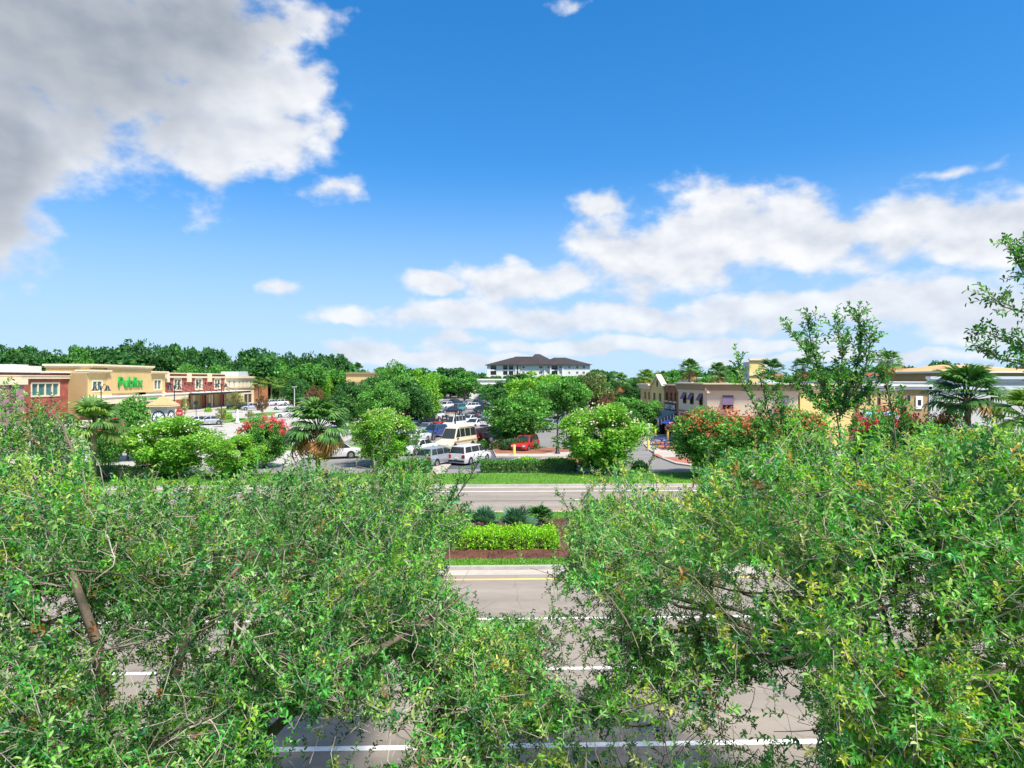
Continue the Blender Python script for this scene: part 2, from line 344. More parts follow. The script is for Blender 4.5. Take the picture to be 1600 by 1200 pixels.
M['redlamp'] = mat('red_lens', (.4, .012, .012), .25, .05); M['clearlamp'] = mat('clear_lens', (.7, .72, .74), .2, .05); M['plate'] = mat('plate', (.7, .72, .68), .5, .05)
M['clockrim'] = mat('clock_rim', (.02, .02, .022), .5, .05)

# ================================================================== the setting
def structure(name, mb, m, parent=None, **k):
    o = mb.obj(name, m, parent, **k); o['kind'] = 'structure'; return o
def sheet(name, x0, x1, y0, y1, z, m, parent=None, nx=1, ny=1):
    b = MB(); b.add([(x0, y0, z), (x1, y0, z), (x1, y1, z), (x0, y1, z)], [(0, 1, 2, 3)]); return structure(name, b, m, parent)
sheet('ground', -3500, 3500, -600, 5000, -.02, M['field'])
road = sheet('road', -260, 260, 11.6, 26.45, .004, M['asphalt'])
road2 = sheet('road', -260, 260, 37.3, 46.85, .004, M['asphalt'])
lot = sheet('parking_lot', -71, 60, 52.6, 330, 0, M['lot'])
sheet('pale_pavement', -71, -17.5, 58, 250, .004, M['lot_light'])
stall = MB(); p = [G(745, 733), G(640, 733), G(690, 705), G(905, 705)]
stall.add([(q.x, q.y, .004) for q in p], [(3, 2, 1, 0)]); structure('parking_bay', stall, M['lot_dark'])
sheet('driveway', XatY(1000, 55), 60, 52.7, 58.2, .004, M['lot'])
# painted lines
def line(parent, name, x0, x1, y, w, m): 
    b = MB(); b.box(x0, x1, y - w / 2, y + w / 2, .005, .010); return b.obj(name, m, parent)
line(road, 'edge_line', -200, 200, 13.75, .17, M['white_paint'])
for k in range(-8, 9):
    x = XatY(905, 17.4) + 12.2 * k; line(road, 'lane_dash', x - 1.55, x + 1.55, 17.4, .14, M['white_paint'])
line(road, 'lane_line', -200, 200, 21.05, .13, M['white_paint'])
line(road, 'edge_line', -200, 200, 25.2, .14, M['yellow_paint'])
line(road2, 'edge_line', -200, 200, 38.1, .15, M['yellow_paint'])
line(road2, 'edge_line', -200, 200, 44.9, .16, M['white_paint'])
line(road2, 'joint_line', -200, 200, 41.4, .09, M['tar'])
for k in range(-8, 9): line(road2, 'lane_dash', 12.2 * k + 5, 12.2 * k + 8, 41.5 + .12, .1, M['white_paint'])
# gutters, kerbs, lawns
sheet('gutter', -260, 260, 25.75, 26.42, .008, M['concrete']); sheet('gutter', -260, 260, 37.33, 37.8, .008, M['concrete']); sheet('gutter', -260, 260, 46.2, 46.82, .008, M['concrete'])
sheet('gutter', -260, 260, 11.65, 12.2, .008, M['concrete'])
def kerb(x0, x1, y0, y1): structure('kerb', MB().box(x0, x1, y0, y1, -.02, .15), M['kerb'], bevel=.02)
kerb(-260, 260, 26.42, 26.6); kerb(-260, 260, 37.15, 37.33); kerb(-260, 260, 46.82, 47.0); kerb(-260, 260, 11.45, 11.62)
structure('lawn', MB().box(-260, 260, -40, 11.45, -.02, .14), M['lawn'])
structure('median', MB().box(-260, 260, 26.6, 37.15, -.02, .14), M['lawn'])
dr0, dr1 = G(694, 740), G(700, 740)
structure('lawn', MB().box(-260, XatY(1002, 52), 47.0, 52.7, -.02, .14), M['lawn'])
structure('lawn', MB().box(XatY(1002, 52) + .01, 260, 47.0, 52.69, -.02, .14), M['lawn'])
pth = MB(); q = [G(668, 741, .145), G(693, 741, .145), G(705, 725, .145), G(672, 725, .145)]
pth.add([(v.x, v.y, .146) for v in q], [(0, 1, 2, 3)]); structure('footpath', pth, M['concrete'])
# mulch beds on the median
def bed(name, poly, z, m, h=.05):
    cx = sum(p[0] for p in poly) / len(poly); cy = sum(p[1] for p in poly) / len(poly); n = len(poly)
    b = MB(); rr = random.Random(len(poly) * 7 + int(cx * 10))
    ring = [(p[0], p[1], z - .03) for p in poly]; mid = [(cx + (p[0] - cx) * .8, cy + (p[1] - cy) * .8, z + h * rr.uniform(.6, 1.2)) for p in poly]
    b.add(ring + mid + [(cx, cy, z + h * 1.2)], [(i, (i + 1) % n, n + (i + 1) % n, n + i) for i in range(n)] + [(n + i, n + (i + 1) % n, 2 * n) for i in range(n)])
    return structure(name, b, m, smooth=80)
def oval(x0, x1, y0, y1, n=28, p=.5, seed=1):
    r = random.Random(seed); o = []
    for k in range(n):
        w = 2 * math.pi * k / n; c, s = math.cos(w), math.sin(w)
        j = 1 + r.uniform(-.04, .04)
        o.append(((x0 + x1) / 2 + (x1 - x0) / 2 * math.copysign(abs(c) ** p, c) * j, (y0 + y1) / 2 + (y1 - y0) / 2 * math.copysign(abs(s) ** p, s) * j))
    return o
bed('mulch_bed', oval(-13.5, 13.8, 27.3, 35.6, 44, .35), .145, M['mulch'], .07)
# far side: walks and beds round the bays
def flat(name, pix, z0, z1, m, kind='structure', **k):
    pts = [G(a, b, z1) for a, b in pix]
    area = sum(pts[i].x * pts[(i + 1) % len(pts)].y - pts[(i + 1) % len(pts)].x * pts[i].y for i in range(len(pts)))
    if area < 0: pts = pts[::-1]
    return structure(name, MB().prism([(v.x, v.y) for v in pts], z0, z1), m, **k)
flat('pavement', [(770, 702), (935, 700), (935, 712), (900, 713), (775, 713)], -.02, .13, M['concrete'])
flat('mulch_bed', [(770, 700), (860, 700), (866, 705), (850, 708), (775, 708)], .05, .17, M['mulch_orange'])
flat('mulch_bed', [(826, 701), (900, 699), (905, 704), (862, 706)], .05, .19, M['mulch_orange'])
flat('pavement', [(800, 729), (838, 716), (900, 713), (965, 715), (965, 729)], -.02, .12, M['concrete'])
flat('mulch_bed', [(820, 726), (848, 716.5), (930, 714), (930, 726)], .05, .17, M['mulch_orange'])
# plaza with a swept kerb
flat('plaza', [(1003, 690), (1012, 700), (1022, 708), (1036, 716), (1056, 723.5), (1080, 727), (1150, 727.5), (1330, 724), (1330, 684), (1100, 684)], -.02, .13, M['concrete'])
flat('paver_band', [(1019, 695), (1033, 703), (1064, 703.5), (1330, 702), (1330, 688), (1100, 688), (1022, 690)], .05, .136, M['paver'])
flat('paver_band', [(1036, 714.5), (1056, 721), (1080, 724.5), (1150, 725), (1150, 713.5), (1075, 713)], .05, .136, M['paver'])
flat('paver_band', [(1020, 709), (1027, 709), (1036, 713.5), (1030, 714)], .05, .136, M['paver'])
# shop street pavement, left lot islands
structure('pavement', MB().box(20.5, 24.4, 78, 125, -.02, .13), M['concrete'])
structure('pavement', MB().box(-72.5, -66.5, 96, 212, -.02, .14), M['lot_light'])
for a in [(300, 372, 654, 663), (372, 425, 653, 660), (398, 436, 644.5, 649.5), (348, 386, 637, 641.5), (452, 520, 637, 642), (478, 545, 626, 631),
          (405, 450, 621, 624), (620, 700, 650, 655), (560, 640, 655, 664), (420, 640, 742 - 46, 704)]:
    x0, x1, y0, y1 = a
    c = G((x0 + x1) / 2, (y0 + y1) / 2); w = (G(x1, y1).x - G(x0, y1).x) / 2; dd = (G(x0, y0).y - G(x0, y1).y) / 2
    structure('grass_island', MB().prism(oval(c.x - w, c.x + w, c.y - dd, c.y + dd, 20, .6, int(x0)), -.02, .14), M['lawn'])
# bay lines
sb = [((822, 713), (752, 729)), ((700, 716), (640, 733))]
for a, b in sb:
    A, B = G(*a), G(*b); t = (B - A).normalized(); n = Vector((-t.y, t.x, 0)) * .07
    mb = MB(); mb.prism([(A + n)[:2], (A - n)[:2], (B - n)[:2], (B + n)[:2]][::-1], .006, .011); mb.obj('bay_line', M['white_paint'], lot)
A, B = G(822, 714), G(1, 1) if False else G(900, 712)
for k in range(16):                                   # rows further back
    for (px, py) in ((700, 672), (690, 656)):
        c = G(px, py) + Vector((k * 3.1 - 22, 0, 0)); t = Vector((.48, .87, 0)); n = Vector((-.87, .48, 0)) * .06
        a_, b_ = c - t * 2.5, c + t * 2.5
        MB().prism([(a_ - n)[:2], (b_ - n)[:2], (b_ + n)[:2], (a_ + n)[:2]][::-1], .006, .011).obj('bay_line', M['white_paint'], lot)

# ================================================================== buildings
class Fac:
    """A facade: origin O, direction u along it, outward normal n."""
    def __init__(s, O, u, n): s.O = Vector((O[0], O[1], 0)); s.u = Vector((u[0], u[1], 0)).normalized(); s.n = Vector((n[0], n[1], 0)).normalized()
    def p(s, u, z, n=0): return s.O + s.u * u + s.n * n + Vector((0, 0, z))
    def box(s, mb, u0, u1, z0, z1, n0, n1):
        b = [s.p(u0, z0, n0), s.p(u1, z0, n0), s.p(u1, z0, n1), s.p(u0, z0, n1)]
        t = [v + Vector((0, 0, z1 - z0)) for v in b]
        if s.u.cross(s.n).z < 0: b = b[::-1]; t = t[::-1]
        mb.hexa(b + t); return mb
    def wall(s, name, parent, u0, u1, z0, z1, holes, m, t=.3, n=0):
        us = sorted({u0, u1, *[h[0] for h in holes], *[h[1] for h in holes]}); zs = sorted({z0, z1, *[h[2] for h in holes], *[h[3] for h in holes]})
        solid = {}
        for i in range(len(us) - 1):
            for j in range(len(zs) - 1):
                cu, cz = (us[i] + us[i + 1]) / 2, (zs[j] + zs[j + 1]) / 2
                solid[i, j] = not any(h[0] < cu < h[1] and h[2] < cz < h[3] for h in holes)
        mb = MB(); fl = s.u.cross(s.n).z > 0
        def q(a, b, c, d):
            mb.add([a, b, c, d] if not fl else [d, c, b, a], [(0, 1, 2, 3)])
        for (i, j), ok in solid.items():
            if not ok: continue
            a, b, c, d = us[i], us[i + 1], zs[j], zs[j + 1]
            q(s.p(a, c, n), s.p(a, d, n), s.p(b, d, n), s.p(b, c, n)); q(s.p(b, c, n - t), s.p(b, d, n - t), s.p(a, d, n - t), s.p(a, c, n - t))
            for (di, dj, e) in ((-1, 0, ((a, d), (a, c))), (1, 0, ((b, c), (b, d))), (0, -1, ((a, c), (b, c))), (0, 1, ((b, d), (a, d)))):
                if not solid.get((i + di, j + dj), False):
                    (e0, e1) = e; q(s.p(e0[0], e0[1], n), s.p(e1[0], e1[1], n), s.p(e1[0], e1[1], n - t), s.p(e0[0], e0[1], n - t))
        return mb.obj(name, m, parent)
    def window(s, parent, u0, u1, z0, z1, frame, glass, cols=1, rows=1, n=0, fw=.1, name='window', out=.03):
        b = MB(); s.box(b, u0, u1, z1 - fw, z1, n - .12, n + out); s.box(b, u0, u1, z0, z0 + fw, n - .12, n + out + .03)
        s.box(b, u0, u0 + fw, z0 + fw, z1 - fw, n - .12, n + out); s.box(b, u1 - fw, u1, z0 + fw, z1 - fw, n - .12, n + out)
        for k in range(1, cols):
            c = u0 + (u1 - u0) * k / cols; s.box(b, c - fw * .4, c + fw * .4, z0 + fw, z1 - fw, n - .11, n + out * .6)
        for k in range(1, rows):
            c = z0 + (z1 - z0) * k / rows; s.box(b, u0 + fw, u1 - fw, c - fw * .25, c + fw * .25, n - .10, n + out * .4)
        o = b.obj(name, frame, parent)
        for k in range(cols):
            a = u0 + fw * .9 + (u1 - u0 - 1.8 * fw) * k / cols; c = u0 + fw * .9 + (u1 - u0 - 1.8 * fw) * (k + 1) / cols
            g = MB(); s.box(g, a, c, z0 + fw * .9, z1 - fw * .9, n - .16, n - .13); g.obj('pane', glass, o)
        return o
def text_parts(txt, name, parent, fac, u0, u1, z0, z1, n, m, depth_=.12, flip=False, each=True, bold=0.0):
    """Lettering standing on a facade between u0..u1 and z0..z1 as seen from outside."""
    cu = bpy.data.curves.new('t', 'FONT'); cu.size = 1; cu.extrude = .5; cu.offset = bold; glyphs = []; x = 0
    ob = bpy.data.objects.new('t', cu); C.objects.link(ob); dg = bpy.context.evaluated_depsgraph_get()
    for ch in txt:
        if ch == ' ': x += .32; continue
        cu.body = ch; dg.update(); ob.update_tag(); bpy.context.view_layer.update()
        me = bpy.data.meshes.new_from_object(ob.evaluated_get(bpy.context.evaluated_depsgraph_get()))
        co = np.empty(len(me.vertices) * 3, 'f'); me.vertices.foreach_get('co', co); co = co.reshape(-1, 3)
        lo, hi = co[:, 0].min(), co[:, 0].max(); glyphs.append((ch, me, co, x - lo)); x += hi - lo + .09
    bpy.data.objects.remove(ob, do_unlink=True)
    W = x - .09; zlo = min(g[2][:, 1].min() for g in glyphs); zhi = max(g[2][:, 1].max() for g in glyphs)
    su, sz = (u1 - u0) / W, (z1 - z0) / (zhi - zlo); res = []
    for ch, me, co, off in glyphs:
        uu = (co[:, 0] + off) * su; uu = (u1 - uu) if flip else (u0 + uu)
        zz = z0 + (co[:, 1] - zlo) * sz; nn = n + (co[:, 2] + .5) * depth_
        pts = np.array([fac.p(a, b, c) for a, b, c in zip(uu, zz, nn)], 'f')
        me.vertices.foreach_set('co', pts.ravel()); me.update(); me.materials.clear(); me.materials.append(m)
        bm = bmesh.new(); bm.from_mesh(me); bmesh.ops.recalc_face_normals(bm, faces=bm.faces); bm.to_mesh(me); bm.free()
        res.append(child(name, me, parent))
    return res

# ---- supermarket with a green sign, facing +X
XF = -72.0
def yz(px, py, X=XF): Y = YatX(px, X); return Y, zat(py, X, Y)
def Yx(px, X=XF): return YatX(px, X)
F = Fac((XF, 0), (0, 1), (1, 0))
sm = thing('supermarket', 'tan and red supermarket with green sign lettering and long cream canopy', 'supermarket', (0, 0, 0))
yA, yB = Yx(137), Yx(258); ym0, ym1 = Yx(167), Yx(236)
ztop, zw = 9.75, 8.75
w1 = (Yx(143.5), Yx(160.5), yz(150, 613)[1], yz(150, 593.5)[1]); w2 = (Yx(240), Yx(253), yz(246, 610)[1], yz(246, 592)[1])
F.wall('tower_wall', sm, ym0, ym1, 4.2, ztop, [], M['tan'], .4, .12)
F.wall('wing_wall', sm, yA, ym0, 4.2, zw, [(w1[0], w1[1], w1[2], w1[3])], M['tan'], .4)
F.wall('wing_wall', sm, ym1, yB, 4.2, zw, [(w2[0], w2[1], w2[2], w2[3])], M['tan'], .4)
F.wall('base_wall', sm, yA, yB, 0, 4.2, [(Yx(170), Yx(186), .1, 3.3), (Yx(205), Yx(221), .1, 3.3), (Yx(228), Yx(236), .1, 3.3), (Yx(242), Yx(250), .1, 3.3)], M['orangewall'], .4, .05)
F.window(sm, *w1, M['cream'], M['teal_glass'], 2, 1, fw=.32, n=-.1, out=.14); F.window(sm, *w2, M['cream'], M['teal_glass'], 2, 1, fw=.32, n=-.1, out=.14)
for a, b in ((170, 186), (205, 221), (228, 236), (242, 250)): F.window(sm, Yx(a), Yx(b), .1, 3.3, M['cream'], M['glass'], 2, 1, n=-.1, fw=.14, name='entrance_door')
b = MB(); b.box(XF - 30, XF - .42, yA + .01, yB - .01, 0, 8.2); b.obj('building_mass', M['tan_dark'], sm)
b = MB(); b.box(XF - 8, XF - .3, ym0 - 5, ym1, 8.2, ztop - .02); b.obj('upper_block', M['tan'], sm)
b = MB(); F.box(b, ym0 - 5.4, ym1 + .5, ztop, ztop + .34, -8.4, .6); F.box(b, ym0 - 5.2, ym1 + .3, ztop - .3, ztop, -8.2, .36); b.obj('cornice', M['cream'], sm)
for a, c in ((yA - .4, ym0 + .6), (ym1 - .5, yB + .35)):
    b = MB(); F.box(b, a, c, zw, zw + .3, -2, .7); F.box(b, a + .1, c - .1, zw - .3, zw, -1.9, .4); b.obj('cornice', M['cream'], sm)
b = MB(); F.box(b, yA - .05, yB, 4.2, 4.42, -.3, .3); b.obj('band', M['cream'], sm)
# canopy
zc0, zc1 = yz(200, 629)[1], yz(200, 619)[1]
b = MB(); F.box(b, yA - 2.5, yB + 1.5, 2.95, 4.1, .45, 4.4); b.obj('canopy', M['cream'], sm)
b = MB(); F.box(b, yA - 2.6, yB + 1.6, 4.1, 4.3, .4, 4.55); b.obj('canopy_edge', M['trimwhite'], sm)
b = MB(); F.box(b, yA + 4, yA + 14, 4.3, 4.75, 2, 3.2); b.obj('canopy_sign_base', M['brownfascia'], sm)
b = MB(); F.box(b, ym1 - 12, ym1 - 1, 4.3, 4.75, 2, 3.2); b.obj('canopy_sign_base', M['brownfascia'], sm)
for k in range(7):
    u = yA - 1.8 + (yB - yA + 2.6) * k / 6; b = MB(); F.box(b, u - .45, u + .45, .13, 2.95, 3.3, 4.2); F.box(b, u - .55, u + .55, .13, .9, 3.2, 4.3); b.obj('pillar', M['cream'], sm)
Yl0, zl0 = yz(183, 605.5); Yl1, zl1 = yz(221, 589)
# seen from +X, u (=+Y) runs left to right
text_parts('Publix', 'sign_letter', sm, F, Yl0, Yl1, zl0, zl1, .13, M['green_sign'], .25, bold=.012)
text_parts('FOOD & PHARMACY', 'sign_letter', sm, Fac((XF + 4.42, 0), (0, 1), (1, 0)), YatX(222, XF + 4.4), YatX(247, XF + 4.4), 3.3, 3.75, 0, M['green_sign'], .06)
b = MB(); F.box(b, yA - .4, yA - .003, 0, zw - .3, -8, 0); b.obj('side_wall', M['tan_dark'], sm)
# roof plant
for (a, c, z) in ((8, 27, 1.1), (30, 48, .9)):
    b = MB(); b.box(XF - 17, XF - 13, YatX(a, XF - 15), YatX(c, XF - 15), 8.6, 8.6 + z + .3); b.obj('rooftop_unit', M['offwhite'], sm)
# ---- red wing left of the tower
X2 = -75.2; F2 = Fac((X2, 0), (0, 1), (1, 0))
rw = thing('shop_wing', 'red brick shop wing with tall white-framed windows beside the tan supermarket front', 'shop')
r0 = 84.0; r1 = yA - .45; f2 = lambda px: YatX(px, X2); z2 = lambda px, py: zat(py, X2, f2(px))
h2 = (f2(48), f2(93), z2(70, 620), z2(70, 597)); zr = z2(70, 582.5)
F2.wall('wall', rw, r0, r1, 0, zr - .1, [h2], M['redwall'], .4)
F2.window(rw, *h2, M['cream'], M['teal_glass'], 4, 1, fw=.28, n=-.06, out=.12)
b = MB(); F2.box(b, r0 - .3, r1 + .2, zr, zr + .28, -3, .5); b.obj('cornice', M['trimwhite'], rw)
b = MB(); F2.box(b, r0 - .3, r1 + .1, zr - 1.0, zr - .55, .003, .4); F2.box(b, r0 - .3, r1 + .1, zr - .55, zr - .42, .003, .5); b.obj('band', M['cream'], rw)
b = MB(); F2.box(b, r0, r1 - .1, 0, zr - .3, -34, -.42); b.obj('building_mass', M['flatroof'], rw)
b = MB(); F2.box(b, r0, f2(26), 0, z2(15, 601), .02, 1.2); b.obj('porch_wall', M['mauve'], rw)
b = MB(); F2.box(b, r0 - .2, f2(29), z2(15, 601), z2(15, 592), .02, 1.5); b.obj('porch_cornice', M['cream'], rw)
b = MB(); F2.box(b, f2(2), f2(12), .2, z2(8, 602), 1.2, 1.26); b.obj('porch_panel', M['plum'], rw)
# ---- brick shops right of the tower
X3 = -72.6; F3 = Fac((X3, 0), (0, 1), (1, 0)); f3 = lambda px: YatX(px, X3); z3 = lambda px, py: zat(py, X3, f3(px))
bs = thing('brick_shops', 'red brick shop row with tie rods holding a flat dark canopy', 'shops')
s0, s1 = yB + .4, f3(352); zt3 = 8.55
win3 = [(f3(271), f3(283.5)), (f3(304.5), f3(316)), (f3(334.5), f3(344.5))]; zz = (z3(310, 609.5), z3(310, 590.5))
dr = [(f3(304.5), f3(315)), (f3(335), f3(343.5))]
F3.wall('wall', bs, s0, s1, 0, zt3, [(a, c, *zz) for a, c in win3] + [(a, c, .14, 3.6) for a, c in dr], M['redwall'], .4)
for a, c in win3: F3.window(bs, a, c, *zz, M['cream'], M['teal_glass'], 2, 1, fw=.42, n=-.05, out=.14)
for a, c in dr: F3.window(bs, a, c, .14, 3.6, M['doortan'], M['doortan'], 1, 2, fw=.3, n=-.06, name='door')
b = MB(); F3.box(b, s0, s1 - .1, 0, 8.0, -28, -.42); b.obj('building_mass', M['flatroof'], bs)
segs = [(f3(262), f3(291)), (f3(297), f3(323)), (f3(328.5), f3(350.5))]
for a, c in segs:
    b = MB(); F3.box(b, a, c, zt3, zt3 + .25, -1, .35); b.obj('cornice', M['cream'], bs)
    b = MB(); F3.box(b, a, c, zt3 - .9, zt3 - .5, .003, .3); b.obj('band', M['cream'], bs)
for px in (259.5, 294, 326):
    b = MB(); F3.box(b, f3(px - 2), f3(px + 2.4), zt3 - 1.9, zt3 + .3, .003, .5); b.obj('bracket', M['cream'], bs)
b = MB(); F3.box(b, f3(283), f3(369), 4.05, 4.22, .3, 4.0); b.obj('canopy', M['trimwhite'], bs)
b = MB(); F3.box(b, f3(282.5), f3(369.5), 3.6, 4.05, 3.4, 4.05); F3.box(b, f3(282.5), f3(283.5), 3.6, 4.05, .3, 3.4); b.obj('canopy_fascia', M['black'], bs)
for px in (265, 278, 289, 300, 309, 320.5, 330, 341):
    u = f3(px); MB().tube([F3.p(u, 6.3, .05), F3.p(u + 2.6, 4.2, 3.8)], .06, 5).obj('tie_rod', M['black'], bs)
    b = MB(); F3.box(b, u - .28, u + .28, 6.05, 6.6, .003, .12); b.obj('rod_plate', M['black'], bs)
for px in (297.5, 326, 350, 322):
    b = MB(); F3.box(b, f3(px - 1.2), f3(px + 1.2), .13, 3.6, .2, .9); b.obj('pillar', M['cream'], bs)
# ---- tan shop with narrow windows
X4 = -72.2; F4 = Fac((X4, 0), (0, 1), (1, 0)); f4 = lambda px: YatX(px, X4)
ts = thing('tan_shop', 'cream shop with narrow upper windows at the end of the brick row', 'shop')
t0, t1 = f4(353), f4(397); nw = [(357, 359.5), (364.5, 367), (373, 375), (379, 381), (385, 387), (390.5, 392.5)]
F4.wall('wall', ts, t0, t1, 0, 8.1, [(f4(a), f4(c), 5.3, 7.0) for a, c in nw] + [(f4(381), f4(394), .14, 3.2)], M['cream'], .4)
for a, c in nw: F4.window(ts, f4(a), f4(c), 5.3, 7.0, M['trimwhite'], M['glass'], 1, 1, fw=.12)
F4.window(ts, f4(381), f4(394), .14, 3.2, M['trimwhite'], M['glass'], 2, 1, fw=.25, name='shop_window')
b = MB(); F4.box(b, t0 - .1, t1 + .3, 7.6, 8.2, .003, .5); b.obj('cornice', M['cream'], ts)
b = MB(); F4.box(b, t0, t1 + .2, 4.6, 4.9, .003, .25); b.obj('band', M['brownfascia'], ts)
b = MB(); F4.box(b, t0 + .1, t1 - .1, 0, 7.9, -22, -.42); b.obj('building_mass', M['cream'], ts)
b = MB(); F4.box(b, f4(378), f4(393), 7.9, 9.5, -6, -1); b.obj('roof_screen', M['bluegrey'], ts)
b = MB(); F4.box(b, f4(393) + .05, f4(410), 8.0, 9.6, -9, -1.2); b.obj('roof_block', M['cream'], ts)
b = MB(); F4.box(b, f4(398.5), f4(400), 0, 7.4, -3, 3.6); b.obj('brick_corner', M['orangewall'], ts)

# ---- shop street on the right, facing -X at X=24
XR = 24.0; FR = Fac((XR, 0), (0, 1), (-1, 0)); fr = lambda px: YatX(px, XR); zr_ = lambda px, py: zat(py, XR, fr(px))
def openings(fac, parent, rects, z0, z1, frame, glass, **k):
    for a, c in rects: fac.window(parent, a, c, z0, z1, frame, glass, **k)
# tan end shop
t = thing('end_shop', 'tan brick shop with flared beige cornice beside the yellow gabled shop', 'shop')
a0, a1 = fr(1018) + .05, fr(1001); zt = 6.65; ws = [(fr(1015.6), fr(1012.7)), (fr(1009.6), fr(1006.6))]
FR.wall('wall', t, a0, a1, 0, zt - .8, [(min(w), max(w), 4.2, 5.5) for w in ws], M['tan'], .35)
openings(FR, t, [(min(w), max(w)) for w in ws], 4.2, 5.5, M['tan'], M['shutter'], fw=.1)
b = MB(); FR.box(b, a0, a1 + .2, zt - .8, zt - .3, -.3, .25); FR.box(b, a0, a1 + .4, zt - .3, zt, -.3, .55); b.obj('cornice', M['beige'], t)
b = MB(); FR.box(b, a0, a1 - .02, 0, 6.1, -12, -.36); b.obj('building_mass', M['tan_dark'], t)
# gabled yellow shop
t = thing('gabled_shop', 'narrow yellow shop with pointed gable, oval vent and red sign', 'shop')
a0, a1 = fr(1038) + .05, fr(1018) - .05; am = (a0 + a1) / 2; ze = 6.2; zp = 7.75
ws = [(fr(1034), fr(1030)), (fr(1025), fr(1021))]
FR.wall('wall', t, a0, a1, 0, ze, [(w[0], w[1], 4.05, 5.45) for w in ws], M['yellow'], .35, .05)
openings(FR, t, ws, 4.05, 5.45, M['yellow'], M['shutter'], n=.05, fw=.12)
b = MB(); g = [FR.p(a0, ze, .05), FR.p(a1, ze, .05), FR.p(am, zp, .05), FR.p(a0, ze, -.3), FR.p(a1, ze, -.3), FR.p(am, zp, -.3)]
b.add(g, [(0, 1, 2), (5, 4, 3), (0, 3, 4, 1), (1, 4, 5, 2), (2, 5, 3, 0)]); b.obj('gable', M['yellow'], t)
for s_, e_ in ((a0 - .25, am), (a1 + .25, am)):
    b = MB(); zs = ze - .15
    b.hexa([FR.p(s_, zs, -.5), FR.p(e_, zp, -.5), FR.p(e_, zp, .3), FR.p(s_, zs, .3), FR.p(s_, zs + .28, -.5), FR.p(e_, zp + .3, -.5), FR.p(e_, zp + .3, .3), FR.p(s_, zs + .28, .3)])
    b.obj('gable_coping', M['cream'], t)
ov = MB(); pts = [FR.p(am + .48 * math.cos(k * math.pi / 8), 6.75 + .55 * math.sin(k * math.pi / 8), n_) for n_ in (.06, .1) for k in range(16)]
ov.add(pts, [tuple(range(16)), tuple(range(16, 32))[::-1]] + [(k, (k + 1) % 16, 16 + (k + 1) % 16, 16 + k) for k in range(16)]); ov.obj('vent', M['shutter'], t)
b = MB(); FR.box(b, fr(1033), fr(1025), 3.2, 3.75, .06, .14); b.obj('sign_board', M['red_sign'], t)
b = MB(); FR.box(b, a0 + .1, a1 - .1, 0, 6.1, -12, -.36); b.obj('building_mass', M['tan_dark'], t)
b = MB(); FR.box(b, a0, a1, 5.9, 6.02, .053, .12); b.obj('string_course', M['yellow'], t)
aw = MB(); aw.hexa([FR.p(a0 + .2, 2.0, .06), FR.p(a1, 2.0, .06), FR.p(a1, 1.9, 2.0), FR.p(a0 + .2, 1.9, 2.0), FR.p(a0 + .2, 2.6, .06), FR.p(a1, 2.6, .06), FR.p(a1, 2.05, 2.0), FR.p(a0 + .2, 2.05, 2.0)]); aw.obj('awning', M['black'], t)
# brick shop
t = thing('brick_shop', 'narrow brown brick shop with white hair salon lettering and grey striped awning', 'shop')
a0, a1 = fr(1060) + .05, fr(1038) - .05; zt = 6.5
ws = [(fr(1056.7), fr(1053)), (fr(1050), fr(1046.4)), (fr(1043.2), fr(1039.8))]
FR.wall('wall', t, a0, a1, 0, zt, [(w[0], w[1], 4.4, 5.65) for w in ws], M['brick'], .35, -.05)
openings(FR, t, ws, 4.4, 5.65, M['brick'], M['glass'], rows=2, n=-.05, fw=.1)
for w in ws:
    b = MB(); FR.box(b, w[0] - .1, w[1] + .1, 4.27, 4.4, -.04, .12); b.obj('sill', M['trimwhite'], t)
b = MB(); FR.box(b, a0, a1, zt, zt + .18, -.5, .2); b.obj('cornice', M['beige'], t)
b = MB(); FR.box(b, a0, a1, zt - .45, zt - .3, -.047, .1); b.obj('brick_course', M['brick'], t)
b = MB(); FR.box(b, a0 + .05, a1 - .05, 0, 6.2, -12, -.42); b.obj('building_mass', M['tan_dark'], t)
bk = MB(); FR.box(bk, fr(1055.6), fr(1039), 3.22, 4.0, -.04, .02); bk.obj('sign_back', M['clockrim'], t)
text_parts('GREAT CLIPS', 'sign_letter', t, FR, fr(1055.2), fr(1039.4), 3.32, 3.9, .025, M['white_sign'], .06, flip=True, bold=.02)
aw = MB(); A0, A1 = a0 + .8, a1 - .3
aw.hexa([FR.p(A0, 1.95, .0), FR.p(A1, 1.95, 0), FR.p(A1, 1.0, 2.6), FR.p(A0, 1.0, 2.6), FR.p(A0, 2.15, 0), FR.p(A1, 2.15, 0), FR.p(A1, 1.18, 2.6), FR.p(A0, 1.18, 2.6)])
for v in range(len(aw.v)): aw.v[v] = (aw.v[v][0], aw.v[v][1], aw.v[v][2] + 1.0)
awo = aw.obj('awning', M['greyroof'], t)
for k in range(12):
    n0 = .1 + k * .2; zb = 2.15 + 0 * n0; ztp = 2.93 - n0 * .37
    b = MB(); FR.box(b, A0 - .03, A0, ztp - .75, ztp, n0, n0 + .2); b.obj('valance_stripe', M['trimwhite'] if k % 2 else M['black'], t)
b = MB(); FR.box(b, a0 + .6, a1 - .6, .14, 2.3, -.045, .02); b.obj('shopfront', M['glass'], t)
